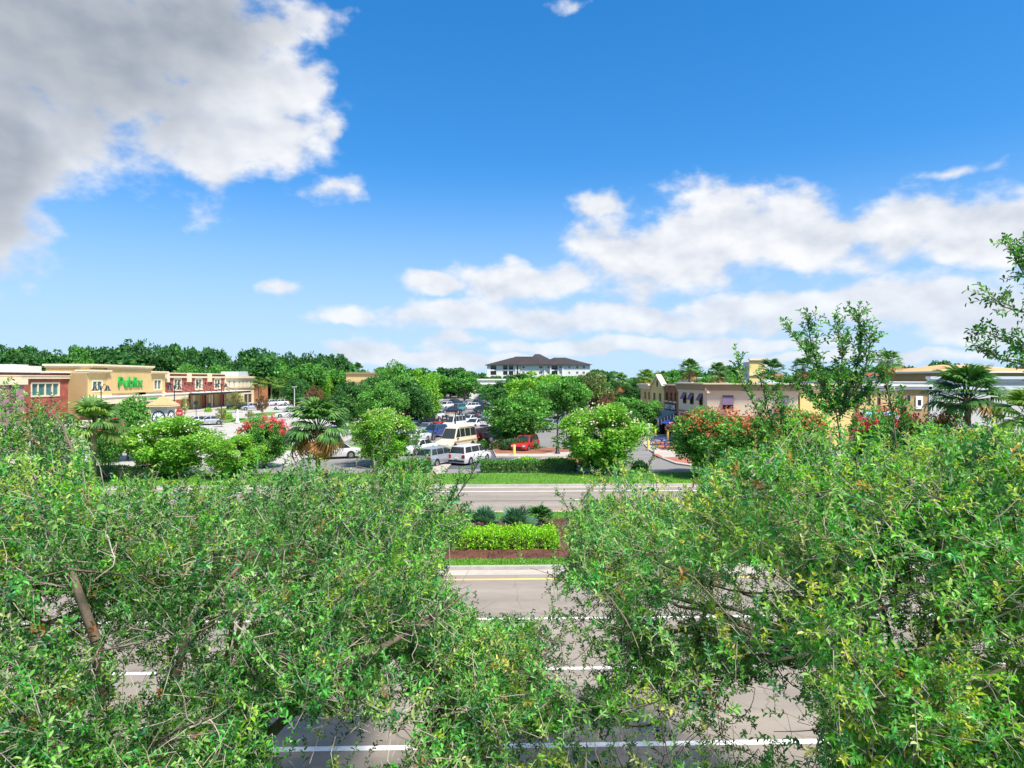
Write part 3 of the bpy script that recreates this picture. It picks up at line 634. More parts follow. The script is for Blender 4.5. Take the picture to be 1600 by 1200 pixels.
# corner shop with purple awnings
t = thing('corner_shop', 'beige corner shop with deep brown cornice and purple window awnings', 'shop')
a0, a1 = fr(1105), fr(1060) - .05; zt = 6.95
wA = [(fr(1072.6), fr(1067.4)), (fr(1084), fr(1078.4)), (fr(1098.3), fr(1092.6))]
FR.wall('wall', t, a0, a1, 0, zt - 1.15, [(w[0], w[1], 4.35, 5.7) for w in wA], M['beige'], .35)
openings(FR, t, wA, 4.35, 5.7, M['shutter'], M['glass'], rows=2, fw=.09)
OC = Vector((XR, a0)); E = Vector((XatY(1247, 72.3), 72.3)); uu = (E - OC).normalized(); FC = Fac(OC, uu, (uu.y, -uu.x)); LC = (E - OC).length
def uc(px):                                       # distance along the slightly turned front at a pixel column
    tb = math.tan(bear(px)); return (OC.x - OC.y * tb) / (uu.y * tb - uu.x)
wB = [(uc(1129), uc(1146)), (uc(1215), uc(1232))]
FC.wall('wall', t, .0, LC, 0, zt - 1.15, [(w[0], w[1], 4.05, 5.55) for w in wB] + [(uc(1139), uc(1160), .3, 2.6)], M['beige'], .35)
openings(FC, t, wB, 4.05, 5.55, M['shutter'], M['glass'], rows=2, fw=.09); FC.window(t, uc(1139), uc(1160), .3, 2.6, M['trimwhite'], M['glass'], 2, 1, fw=.12, name='shop_window')
for fac, w, zb, zt_ in [(FR, w, 4.95, 5.72) for w in wA] + [(FC, w, 4.55, 5.58) for w in wB]:
    b = MB(); b.hexa([fac.p(w[0], zt_ - .06, .01), fac.p(w[1], zt_ - .06, .01), fac.p(w[1], zb - .05, .42), fac.p(w[0], zb - .05, .42), fac.p(w[0], zt_, .02), fac.p(w[1], zt_, .02), fac.p(w[1], zb, .46), fac.p(w[0], zb, .46)])
    b.obj('window_awning', M['purple'], t)
for fac, L0, L1 in ((FR, a0 - .4, a1), (FC, -.4, LC + .5)):
    b = MB(); fac.box(b, L0, L1, zt - 1.15, zt - .85, -.34, .15); b.obj('lower_cornice', M['beige'], t)
    b = MB(); fac.box(b, L0, L1, zt - .85, zt - .16, -.34, .38); b.obj('fascia', M['brownfascia'], t)
    b = MB(); fac.box(b, L0, L1, zt - .16, zt, -.4, .62); b.obj('cornice', M['cream'], t)
b = MB(); b.prism([(XR + .36, a0 + .4), (E.x - .1, E.y + .5), (E.x + .2, a1 - .1), (XR + .36, a1 - .1)], 0, 6.3); b.obj('building_mass', M['tan_dark'], t)
b = MB(); FR.box(b, a0 + .2, a1 - .1, 3.3, 3.5, .003, .18); b.obj('band', M['brownfascia'], t)
b = MB(); FR.box(b, fr(1092), fr(1063), 2.4, 3.2, .003, .08); b.obj('sign_back', M['trimwhite'], t)
b = MB(); FR.box(b, fr(1090.5), fr(1064.5), 2.5, 3.1, .082, .12); b.obj('sign_board', M['red_sign'], t)
aw = MB(); aw.hexa([FR.p(fr(1096), 2.0, .02), FR.p(fr(1066), 2.0, .02), FR.p(fr(1066), 1.75, 2.2), FR.p(fr(1096), 1.75, 2.2), FR.p(fr(1096), 2.35, .02), FR.p(fr(1066), 2.35, .02), FR.p(fr(1066), 1.9, 2.2), FR.p(fr(1096), 1.9, 2.2)]); aw.obj('awning', M['bluegrey'], t)
b = MB(); FR.box(b, a0 + .5, a1 - .5, .14, 1.9, .003, .05); b.obj('shopfront', M['glass'], t)
b = MB(); FC.box(b, .3, LC - .3, 3.1, 3.35, .003, .25); b.obj('band', M['brownfascia'], t)
# ---- buildings further right
def front(name, label, px0, px1, Y, ytop, wallm, trimm, wins=(), wz=(3.6, 5.2), depth_=14, cat='shop', ybands=((.0, .25, .45), (-.5, -.1, .2)), px_w=None, glass='glass'):
    x0, x1 = XatY(px0, Y), XatY(px1, Y); z = zat(ytop, (x0 + x1) / 2, Y); f = Fac((x0, Y), (1, 0), (0, -1))
    o = thing(name, label, cat); hs = [(XatY(a, Y) - x0, XatY(c, Y) - x0, *wz) for a, c in wins]
    f.wall('wall', o, 0, x1 - x0, 0, z, hs, wallm, .35)
    for h in hs: f.window(o, *h, M['trimwhite'] if glass != 'shutter' else M['shutter'], M[glass], 1, 1, fw=.12)
    b = MB(); b.box(x0 + .01, x1 - .01, Y + .36, Y + depth_, 0, z - .35); b.obj('building_mass', M['flatroof'], o)
    for z0, z1, out in ybands:
        b = MB(); f.box(b, -.15, x1 - x0 + .15, z + z0, z + z1, -.34 if z0 >= 0 else .003, out); b.obj('cornice', trimm, o)
    return o, f, x0, x1, z
front('yellow_shop', 'plain yellow stucco shop with small white-framed window next to corner shop', 1250, 1342, 73.0, 603, M['yellow'], M['cream'], [(1303, 1315)], (4.2, 5.7), glass='teal_glass')
o, f, x0, x1, z = front('awning_shop', 'tan shop with white cornice, narrow dark windows and pale blue awning', 1343, 1404, 72.5, 603, M['tan'], M['offwhite'], [(1343.5, 1347), (1356, 1360.5), (1371, 1376), (1388, 1392)], (4.6, 5.9), ybands=((0, .22, .5), (-.22, 0, .35), (-.5, -.3, .2)), glass='shutter')
aw = MB(); q0, q1 = XatY(1344, 72.5) - x0, XatY(1396, 72.5) - x0
aw.hexa([f.p(q0, 3.6, .01), f.p(q1, 3.6, .01), f.p(q1, 2.7, 1.5), f.p(q0, 2.7, 1.5), f.p(q0, 3.9, .02), f.p(q1, 3.9, .02), f.p(q1, 3.0, 1.6), f.p(q0, 3.0, 1.6)]); aw.obj('awning', M['blueawning'], o)
b = MB(); f.box(b, q0, q1, 2.5, 2.98, 1.5, 1.58); b.obj('awning_valance', M['offwhite'], o)
o, f, x0, x1, z = front('brown_shop', 'brown stucco shop with white cornice and hanging white sign panels', 1404.6, 1451, 72.4, 604, M['tan_dark'], M['offwhite'], ybands=((0, .22, .5), (-.3, 0, .35)))
for a, c, y0, y1 in ((1430, 1441, 619, 639), (1416, 1422, 618, 626)):
    b = MB(); f.box(b, XatY(a, 72.4) - x0, XatY(c, 72.4) - x0, zat(y1, x0, 72.4), zat(y0, x0, 72.4), .05, .13); b.obj('sign_panel', M['white_sign'], o)
    b = MB(); u = (XatY(a, 72.4) + XatY(c, 72.4)) / 2 - x0; zc = (zat(y1, x0, 72.4) + zat(y0, x0, 72.4)) / 2
    f.box(b, u - .18, u + .18, zc - .3, zc + .3, .133, .15); b.obj('sign_emblem', M['clockrim'], o)
front('grey_store', 'long pale grey store with stepped blue-grey parapet', 1451.5, 1640, 72.3, 592.5, M['greywall'], M['bluegrey'], ybands=((0, .3, .5), (-.35, 0, .3), (-1.15, -.7, .25)), cat='store', depth_=30)
front('tan_annex', 'low tan annex with cream parapet at the end of the grey store', 1640.5, 1750, 72.2, 612, M['tan'], M['cream'])
def hip_house(name, label, px0, px1, d, yeave, ytop, wallm, roofm, cat='house', dp=14, ridge=.35, winrow=None):
    c0, c1 = P3(px0, yeave, d), P3(px1, yeave, d); o = thing(name, label, cat); x0, x1, y = c0.x, c1.x, (c0.y + c1.y) / 2; ze = c0.z; zp = P3(px0, ytop, d + dp / 2).z
    MB().box(x0 + .6, x1 - .6, y + .6, y + dp - .6, 0, ze).obj('wall', wallm, o)
    w = x1 - x0; rx0, rx1 = x0 + w * (.5 - ridge / 2), x0 + w * (.5 + ridge / 2); b = MB()
    b.add([(x0, y, ze), (x1, y, ze), (x1, y + dp, ze), (x0, y + dp, ze), (rx0, y + dp / 2, zp), (rx1, y + dp / 2, zp)], [(0, 1, 5, 4), (1, 2, 5), (2, 3, 4, 5), (3, 0, 4), (3, 2, 1, 0)])
    b.obj('roof', roofm, o)
    b = MB(); b.box(x0 - .1, x1 + .1, y - .1, y + dp + .1, ze - .3, ze - .01); b.obj('eave', M['trimwhite'], o)
    if winrow:
        f = Fac((x0, y + .6), (1, 0), (0, -1)); n, z0, z1 = winrow
        for k in range(n):
            u = w * (k + .5) / n; f.window(o, u - .6, u + .6, z0, z1, M['trimwhite'], M['glass'], 1, 1, n=.02)
    return o
hip_house('tiled_house', 'white building with red tiled hip roof beyond the shops', 1403, 1468, 125, 587, 574, M['offwhite'], M['redroof'], winrow=(3, 5, 6.6), ridge=.15)
hip_house('tiled_hall', 'long brown building under a shallow tan hip roof beyond the grey store', 1488, 1640, 105, 579.5, 570, M['tan_dark'], M['orangeroof'], 'building', ridge=.3, dp=22)
MB_ = hip_house('small_hip_roof', 'small white peaked roof lantern above the corner shop', 1197, 1219, 92, 598, 592, M['offwhite'], M['bluegrey'], 'roof', dp=4, ridge=.05)
o, f, x0, x1, z = front('yellow_tower', 'yellow stucco tower with flat cornice rising behind the palms', 1171, 1196, 150, 563, M['yellow'], M['cream'], depth_=4, cat='tower', ybands=((0, .4, .4), (-3.4, -3, .3)))
front('hidden_store', 'tan flat-roofed store mostly hidden behind the lot trees', 541, 592, 165, 584, M['tan'], M['brownfascia'], depth_=10, cat='store', ybands=((0, .3, .4), (-2.2, -1.9, .2)))
front('white_store', 'low white flat-roofed store below the apartment block', 733, 790, 250, 594, M['offwhite'], M['trimwhite'], depth_=10, cat='store', ybands=((0, .5, .5), (-1.6, -1.3, .5)))
front('lot_pavilion', 'cream flat building between lot trees and the apartment block', 1080, 1172, 180, 591, M['cream'], M['trimwhite'], depth_=12, cat='building')
# ---- apartment block
DA = 390.0; ab = thing('apartment_block', 'white apartment block with dark shingle hip roofs above the trees', 'apartments')
x0, x1 = XatY(761, DA), XatY(922, DA); ze = zat(570, x0, DA); fa = Fac((x0, DA), (1, 0), (0, -1)); WA = x1 - x0
ua = lambda px: XatY(px, DA) - x0
bw = [(770, 774), (787, 791), (816, 820), (842, 848), (855, 858.5), (874, 877.5), (888, 891), (900, 904), (910, 914)]; bal = [(766.5, 775.5), (786, 793), (795, 802), (806, 813), (862, 871)]
holes = []
for fl in range(4):
    zb = ze - 3.1 * (fl + 1) + .1
    for a, c in bw[2:]:
        holes.append((ua(a), ua(c), zb + .9, zb + 2.4))
    for a, c in bal: holes.append((ua(a), ua(c), zb + .3, zb + 2.6))
fa.wall('wall', ab, 0, WA, 0, ze, holes, M['offwhite'], .5)
for h in holes:
    if h[3] - h[2] < 1.8: fa.window(ab, *h, M['trimwhite'], M['glass'], 2, 1, fw=.12)
    else:
        b = MB(); fa.box(b, h[0], h[1], h[2], h[3], -2.2, -2.0); b.obj('balcony_door', M['glass'], ab)
        b = MB(); fa.box(b, h[0], h[1], h[2], h[2] + 1.0, -.1, -.04); b.obj('balcony_rail', M['black'], ab)
b = MB(); fa.box(b, 0.01, WA - .01, 0, ze - .2, -20, -3); b.obj('building_mass', M['offwhite'], ab)
for a, c in ((805, 812), (850, 861), (871, 880)):
    b = MB(); fa.box(b, ua(a), ua(a) + .8, 0, ze - .05, .003, .5); fa.box(b, ua(c) - .8, ua(c), 0, ze - .05, .003, .5); b.obj('pier', M['offwhite'], ab)
def hip(x0, x1, y0, y1, z0, zp, rx0, rx1, name='roof'):
    b = MB(); ym = (y0 + y1) / 2
    b.add([(x0, y0, z0), (x1, y0, z0), (x1, y1, z0), (x0, y1, z0), (rx0, ym, zp), (rx1, ym, zp)], [(0, 1, 5, 4), (1, 2, 5), (2, 3, 4, 5), (3, 0, 4), (3, 2, 1, 0)]); return b.obj(name, M['roof'], ab)
X = lambda px: XatY(px, DA)
zz1 = zat(556.5, X(815), DA); zz2 = zat(552, X(845), DA)
hip(X(758), X(880), DA - 1.2, DA + 22, ze, zz1 - .6, X(800), X(850)); hip(X(776), X(858), DA - 1.8, DA + 14, ze + .05, zz1, X(806), X(838))
hip(X(840), X(926), DA - 1.4, DA + 20, ze + .02, zz1 - .5, X(868), X(886)); hip(X(824), X(872), DA + 2, DA + 24, ze + 1, zz2, X(838), X(846))
for a, c in ((850, 861), (871, 880)): hip(X(a - 1.5), X(c + 1.5), DA - 2.2, DA + 7, ze + .1, ze + 2.6, X((a + c) / 2) - .3, X((a + c) / 2) + .3, 'dormer_roof')

# ================================================================== vehicles
def carpaint(name, col, metal=.0):
    m = bpy.data.materials.new(name); m.use_nodes = True; N, L = m.node_tree.nodes, m.node_tree.links; b = N['Principled BSDF']
    b.inputs['Metallic'].default_value = metal; b.inputs['Coat Weight'].default_value = .8; b.inputs['Coat Roughness'].default_value = .08; b.inputs['Roughness'].default_value = .38
    n = N.new('ShaderNodeTexNoise'); n.inputs['Scale'].default_value = 1.3; n.inputs['Detail'].default_value = 5
    g = N.new('ShaderNodeTexCoord'); L.new(g.outputs['Object'], n.inputs['Vector'])
    r = N.new('ShaderNodeValToRGB'); c = Vector(col); r.color_ramp.elements[0].color = (*(c * .9), 1); r.color_ramp.elements[1].color = (*(c * 1.06), 1); L.new(n.outputs['Fac'], r.inputs[0]); L.new(r.outputs[0], b.inputs['Base Color'])
    return m
PAINT = {'white': carpaint('white_paintwork', (.6, .61, .62)), 'silver': carpaint('silver_paintwork', (.42, .44, .47), .5), 'blue': carpaint('blue_paintwork', (.03, .06, .22), .2),
         'navy': carpaint('navy_paintwork', (.012, .016, .05), .2), 'black': carpaint('black_paintwork', (.012, .012, .014)), 'red': carpaint('red_paintwork', (.42, .018, .02)),
         'maroon': carpaint('maroon_paintwork', (.13, .012, .025), .2), 'cream': carpaint('cream_paintwork', (.66, .58, .42)), 'grey': carpaint('grey_paintwork', (.12, .125, .13), .4), 'orange': carpaint('orange_paintwork', (.5, .12, .03)), 'teal': carpaint('teal_paintwork', (.04, .26, .26))}
# type: length, width, lower-body stations (x, top z), bottom z, greenhouse (rear base, front base, rear top, front top, roof z), wheel x, wheel r
CT = {
 'sedan': dict(L=4.75, W=1.82, st=[(-2.37, .62), (-2.3, .88), (-1.75, .97), (-.9, .95), (.8, .93), (1.0, .92), (1.9, .8), (2.3, .66), (2.38, .5)], g=(-1.7, 1.15, -.95, .3, 1.45), wx=(-1.42, 1.42), wr=.33, pil=(-.25,)),
 'suv': dict(L=4.7, W=1.9, st=[(-2.35, .6), (-2.3, 1.02), (-2.1, 1.08), (-.9, 1.06), (.85, 1.04), (1.1, 1.03), (2.0, .93), (2.28, .78), (2.36, .55)], g=(-2.22, 1.2, -1.95, .45, 1.72), wx=(-1.4, 1.45), wr=.37, pil=(-1.2, -.15)),
 'minivan': dict(L=5.1, W=1.98, st=[(-2.55, .55), (-2.5, 1.05), (-2.3, 1.1), (-.9, 1.08), (1.2, 1.05), (1.5, 1.02), (2.25, .88), (2.48, .7), (2.56, .5)], g=(-2.45, 1.7, -2.25, .75, 1.77), wx=(-1.55, 1.5), wr=.35, pil=(-1.15, .25)),
 'van': dict(L=5.6, W=2.0, st=[(-2.8, .55), (-2.76, 1.15), (-2.6, 1.2), (-.9, 1.2), (1.4, 1.18), (1.6, 1.15), (2.4, 1.0), (2.72, .8), (2.8, .5)], g=(-2.76, 1.75, -2.6, 1.0, 2.35), wx=(-1.7, 1.8), wr=.37, pil=(-1.5, -.4, .55)),
 'pickup': dict(L=5.7, W=2.0, st=[(-2.85, .6), (-2.82, 1.12), (-2.6, 1.14), (-.9, 1.14), (.9, 1.12), (1.3, 1.12), (2.5, 1.08), (2.8, .9), (2.86, .55)], g=(-.95, 1.45, -.75, .75, 1.85), wx=(-1.75, 1.8), wr=.4, pil=(.1,)),
}
CARMESH = {}
def car_meshes(kind):
    if kind in CARMESH: return CARMESH[kind]
    t = CT[kind]; W = t['W'] / 2; zb = .22 if kind in ('sedan', 'minivan') else .3; b = MB(); ring = []
    n = len(t['st'])
    for i, (x, zt) in enumerate(t['st']):
        e = .82 if i in (0, n - 1) else (.94 if i in (1, n - 2) else 1.0); w = W * e; z0 = zb + (.1 if i in (0, n - 1) else 0)
        hi = max(zt, z0 + .2)
        half = [(w * .93, z0), (w, z0 + (hi - z0) * .35), (w, z0 + (hi - z0) * .72), (w * .93, hi - .015), (w * .45, hi + .03)]
        ring.append([(x, y, z) for y, z in half] + [(x, -y, z) for y, z in half[::-1]])
    k = 10; vs = [p for r in ring for p in r]
    fs = [(i * k + j, (i + 1) * k + j, (i + 1) * k + (j + 1) % k, i * k + (j + 1) % k) for i in range(n - 1) for j in range(k)] + [tuple(range(k)), tuple(range((n - 1) * k, n * k))[::-1]]
    b.add(vs, fs)
    r0, f0, r1, f1, zr = t['g']; zbelt = max(z for x, z in t['st'] if r0 <= x <= f0) - .08; wb, wt = W * .92, W * .74
    gh = MB(); gh.hexa([(r0, -wb, zbelt), (f0, -wb, zbelt - .08), (f0, wb, zbelt - .08), (r0, wb, zbelt), (r1, -wt, zr - .03), (f1, -wt, zr), (f1, wt, zr), (r1, wt, zr - .03)])
    gm = gh.mesh('gh', None, None, .07)
    b.add([v.co for v in gm.vertices], [tuple(p.vertices) for p in gm.polygons]); bpy.data.meshes.remove(gm)
    body = b.mesh(kind + '_body', None, 40)
    bm = bmesh.new(); bm.from_mesh(body); bmesh.ops.recalc_face_normals(bm, faces=bm.faces); bm.to_mesh(body); bm.free(); body.set_sharp_from_angle(angle=R(40))
    out = {'body': body}
    def lerp(a, c, s): return a + (c - a) * s
    def panel(p4, n, off=.012):
        n = Vector(n).normalized(); q = [Vector(p) + n * off for p in p4]; m = MB()
        m.hexa([q[0] - n * .02, q[1] - n * .02, q[2] - n * .02, q[3] - n * .02] + q); return m
    glass = []; s0, s1 = .13, .9                       # side glass between heights
    zl, zh = lerp(zbelt, zr, s0 + .08), lerp(zbelt, zr, s1); wl, wh = lerp(wb, wt, s0 + .08), lerp(wb, wt, s1)
    xr = lambda s: lerp(r0, r1, s) + .12; xf = lambda s: lerp(f0, f1, s) - .14
    cuts = [None, *t['pil'], None]
    for sg in (-1, 1):
        for i in range(len(cuts) - 1):
            a_l = xr(s0 + .08) if cuts[i] is None else cuts[i] + .05; a_h = xr(s1) if cuts[i] is None else cuts[i] + .05
            c_l = xf(s0 + .08) if cuts[i + 1] is None else cuts[i + 1] - .05; c_h = xf(s1) if cuts[i + 1] is None else cuts[i + 1] - .05
            if c_h - a_h < .15: a_h = c_h - .15
            nn = (0, sg * (zh - zl), (wl - wh)); glass.append(panel([(a_l, sg * wl, zl), (c_l, sg * wl, zl), (c_h, sg * wh, zh), (a_h, sg * wh, zh)], nn).mesh('side_window', M['glass']))
    out['side_window'] = glass
    def crosspane(x0, x1, sgn):
        za, zc = lerp(zbelt, zr, .12), lerp(zbelt, zr, .9); xa, xc = lerp(x0, x1, .12), lerp(x0, x1, .9); ya, yc = lerp(wb, wt, .12) - .1, lerp(wb, wt, .9) - .1
        return panel([(xa, -ya, za), (xa, ya, za), (xc, yc, zc), (xc, -yc, zc)], (sgn * (zc - za), 0, abs(xa - xc))).mesh('w', M['glass'])
    out['windshield'] = crosspane(f0, f1, 1); out['rear_window'] = crosspane(r0, r1, -1)
    wr = t['wr']; w = MB()
    prof = [(wr * .62, -.1), (wr * .93, -.11), (wr, -.07), (wr, .07), (wr * .93, .11), (wr * .62, .1)]
    w.lathe(prof, 16); w.v = [(x, z, y) for x, y, z in w.v]; w.f = [f[::-1] for f in w.f]; out['wheel'] = w.mesh('wheel', M['tyre'], 40)
    r = MB(); r.lathe([(wr * .6, -.112), (wr * .55, -.118), (wr * .2, -.10), (wr * .2, .10), (wr * .55, .118), (wr * .6, .112)], 12); r.v = [(x, z, y) for x, y, z in r.v]; r.f = [f[::-1] for f in r.f]; out['rim'] = r.mesh('rim', M['rim'], 40)
    xe, xn = t['st'][0][0], t['st'][-1][0]; zt = t['st'][1][1]
    tl = MB(); hgt = .3 if kind in ('suv', 'minivan', 'van', 'pickup') else .16; tl.box(xe - .02, xe + .2, W * .6, W * .9, zt - hgt - .05, zt - .05); out['taillight'] = tl.mesh('taillight', M['redlamp'], None, .02)
    hl = MB(); zf = t['st'][-2][1]; hl.box(xn - .28, xn - .02, W * .5, W * .84, zf - .17, zf - .02); out['headlight'] = hl.mesh('headlight', M['clearlamp'], None, .02)
    out['licence_plate'] = MB().box(xe - .03, xe + .05, -.17, .17, .62, .75).mesh('plate', M['plate'])
    bp = MB(); bp.box(xe - .06, xe + .12, -W * .85, W * .85, .34, .52); out['rear_bumper'] = bp.mesh('rear_bumper', M['black'], None, .03)
    gr = MB(); gr.box(xn - .12, xn + .03, -W * .45, W * .45, .42, .6); out['grille'] = gr.mesh('grille', M['black'], None, .02)
    mi = MB(); mi.box(f0 - .55, f0 - .4, W * .93, W * 1.12, zbelt + .05, zbelt + .2); out['mirror'] = mi.mesh('mirror', M['black'], None, .03)
    if kind == 'pickup': out['cargo_bed'] = MB().box(-2.68, -1.02, -W * .8, W * .8, 1.0, 1.19).mesh('cargo_bed', M['black'])
    ar = MB(); ar.lathe([(wr * 1.16, -.02), (wr * 1.16, .02)], 18); ar.v = [(x, z, y) for x, y, z in ar.v]; ar.f = [f[::-1] for f in ar.f]; out['wheel_arch'] = ar.mesh('wheel_arch', M['black'], 40)
    CARMESH[kind] = out; return out
PB = {}
def car(kind, col, label, px, py, head, group=None, full=True, cat=None, name=None, sc=1.0, roof=None):
    ms = car_meshes(kind); p = G(px, py); t = CT[kind]; W = t['W'] / 2
    cat = cat or {'sedan': 'car', 'suv': 'car', 'minivan': 'minivan', 'van': 'van', 'pickup': 'pickup truck'}[kind]
    o = thing(name or {'sedan': 'parked_car', 'suv': 'parked_suv', 'minivan': 'parked_minivan', 'van': 'parked_van', 'pickup': 'parked_pickup'}[kind], label, cat, (p.x, p.y, .012), R(head), group)
    o.scale = (sc,) * 3
    if (kind, col) not in PB:
        m = ms['body'].copy(); m.materials.clear(); m.materials.append(PAINT[col]); PB[kind, col] = m
    child('body', PB[kind, col], o)
    for g in ms['side_window']: child('side_window', g, o)
    child('windshield', ms['windshield'], o); child('rear_window', ms['rear_window'], o)
    for x in t['wx']:
        for s in (-1, 1):
            if full: child('wheel_arch', ms['wheel_arch'], o, loc=(x, s * (W - .012), t['wr'] + .02))
            w = child('wheel', ms['wheel'], o, loc=(x, s * (W - .1), t['wr'])); child('rim', ms['rim'], w)
    for nm in ('taillight', 'headlight', 'mirror'):
        for s in (1, -1):
            if nm == 'mirror' and not full: continue
            c = child(nm, ms[nm], o); c.scale = (1, s, 1)
    for nm in ('licence_plate', 'rear_bumper', 'grille', 'cargo_bed'):
        if nm in ms: child(nm, ms[nm], o)
    return o
A_, B_ = 61, 241
mv = car('minivan', 'white', 'white minivan with company lettering parked beside the yellow bollard bay', 735, 723, 61, sc=.92)
lg = MB(); lg.box(.75, 1.35, -1.005, -.992, .62, .8); lg.box(.85, 1.2, -1.005, -.992, .84, .98); lg.obj('door_lettering', M['plate'], mv)
car('suv', 'silver', 'silver hatchback parked next to the white minivan', 683, 727, 61, sc=.93)
cv = car('van', 'cream', 'cream conversion van with raised roof and brown stripe', 713, 702, B_)
st = MB()
for s in (-1, 1): st.box(-2.5, 2.0, s * 1.004 - .004, s * 1.004 + .004, .82, 1.0)
st.obj('side_stripe', M['brownfascia'], cv)
rf = MB(); rf.hexa([(-2.5, -.78, 2.3), (.8, -.78, 2.3), (.8, .78, 2.3), (-2.5, .78, 2.3), (-2.2, -.62, 2.62), (.3, -.62, 2.58), (.3, .62, 2.58), (-2.2, .62, 2.62)]); rf.obj('raised_roof', PAINT['cream'], cv, bevel=.06)
car('sedan', 'white', 'white sedan parked left of the cream conversion van', 652, 709, B_)
car('pickup', 'navy', 'navy pickup truck under the lot trees', 658, 667, B_)
car('sedan', 'silver', 'silver sedan parked behind the blue hatchback', 667, 677, B_)
car('suv', 'blue', 'blue hatchback parked behind the cream van', 679, 683, B_, sc=.93)
car('van', 'white', 'white panel van parked nose-out beside the white sedan', 709, 670, B_, sc=.85)
car('sedan', 'white', 'white sedan parked beside the white panel van', 742, 669, B_)
car('sedan', 'cream', 'pale sedan with dark windows behind the white panel van', 703, 661, B_)
car('sedan', 'maroon', 'dark red sedan crossing the lot aisle', 734, 656, 185)
car('sedan', 'grey', 'dark grey sedan behind the white sedan', 755, 663, B_)
car('suv', 'maroon', 'dark maroon car with red tail lamps beside the cream van', 749, 690, A_)
car('pickup', 'black', 'black pickup truck parked under the round lot tree', 777, 690, A_ - 22)
car('suv', 'red', 'bright red hatchback parked beside the round lot tree', 821, 704, B_ + 6, sc=.93)
car('sedan', 'blue', 'dark blue sedan at the back of the lot by the white store', 758, 639.5, 170)
car('suv', 'white', 'white sport utility car at the back of the lot', 734, 640, 200)
car('van', 'teal', 'teal and white van at the back of the lot', 716, 643, B_, sc=.8)
car('sedan', 'navy', 'dark blue sedan in front of the teal van', 705, 645.5, 190)
car('sedan', 'red', 'small red car peeking out behind the white panel van', 689, 667, A_, sc=.9)
GL = 'cars in the supermarket lot'
car('suv', 'black', 'black sport utility car by the tan shop', 371, 640, 175)
car('suv', 'silver', 'silver car next to the black one by the tan shop', 394, 641, 200)
car('sedan', 'white', 'white sedan driving along the pale supermarket lot', 442, 640.5, 180)
car('suv', 'white', 'white sport utility car behind the driving white sedan', 437, 633, 210)
car('suv', 'white', 'white car beside the reddish tree of the supermarket lot', 421, 634, 240)
car('sedan', 'orange', 'orange car at the far side of the supermarket lot', 452, 632, 210)
car('suv', 'black', 'black car parked beyond the supermarket row under palms', 414, 622, 190, GL)
car('suv', 'black', 'black car parked beyond the supermarket row under palms', 436, 622, 190, GL)
car('sedan', 'white', 'white sedan near the palm with brown dead fronds', 449, 652, 200)
car('sedan', 'white', 'white car by the clock pillar', 306, 664, 215)
car('sedan', 'silver', 'silver car by the clock pillar', 325, 664, 215)
car('sedan', 'maroon', 'maroon car under the dark tree beyond the lot', 484, 627, 190)
car('sedan', 'white', 'white sedan half hidden below the drooping palm', 522, 716, 200)
car('sedan', 'white', 'white car half hidden behind the orange-tipped myrtle', 1183, 729, 190)
car('suv', 'grey', 'dark car half hidden behind the right-hand shrubs', 1548, 735, 180)
GR_ = 'cars parked behind the shop street'
for px, py, c, k, l in ((951, 622, 'silver', 'suv', 'silver car parked behind the shop street'), (967, 625, 'silver', 'sedan', 'silver car parked behind the shop street'), (983, 621, 'white', 'suv', 'white car parked behind the shop street'),
                    (995, 620, 'white', 'sedan', 'white car parked behind the shop street'), (972, 617, 'black', 'suv', 'black car parked behind the shop street'), (940, 618, 'black', 'sedan', 'black car parked behind the shop street')):
    car(k, c, l, px, py, 200, GR_)
car('sedan', 'white', 'white car showing between the oaks and the pink-topped myrtle', 872, 664, 200)
car('suv', 'silver', 'silver car on the aisle left of the dark spreading tree', 925, 643, 180)

GC = 'cars parked in rows at the back of the lot'
rc = random.Random(9)
for px, py, col, kd in ((668, 661, 'silver', 'sedan'), (679, 656, 'white', 'suv'), (722, 661.5, 'silver', 'suv'), (733, 661.5, 'white', 'sedan'), (768, 668, 'white', 'suv'), (764, 656, 'silver', 'sedan'), (752, 647, 'black', 'suv'), (771, 646, 'white', 'sedan'), (697, 638, 'white', 'suv'), (723, 635, 'silver', 'sedan'), (745, 634, 'black', 'suv'), (770, 634, 'white', 'suv'), (712, 633, 'navy', 'suv'),
                         (648, 690, 'white', 'sedan'), (632, 681, 'silver', 'suv'), (640, 674, 'black', 'sedan'), (860, 671, 'silver', 'sedan'), (890, 668, 'white', 'suv'), (905, 655, 'black', 'sedan')):
    car(kd, col, {'silver': 'silver car', 'white': 'white car', 'black': 'black car', 'navy': 'navy car'}[col] + (' among the packed rows at the back of the lot' if py < 664 else ' half hidden by lot trees and shrubs'), px, py, rc.choice((60, 241, 241)), GC, full=False)
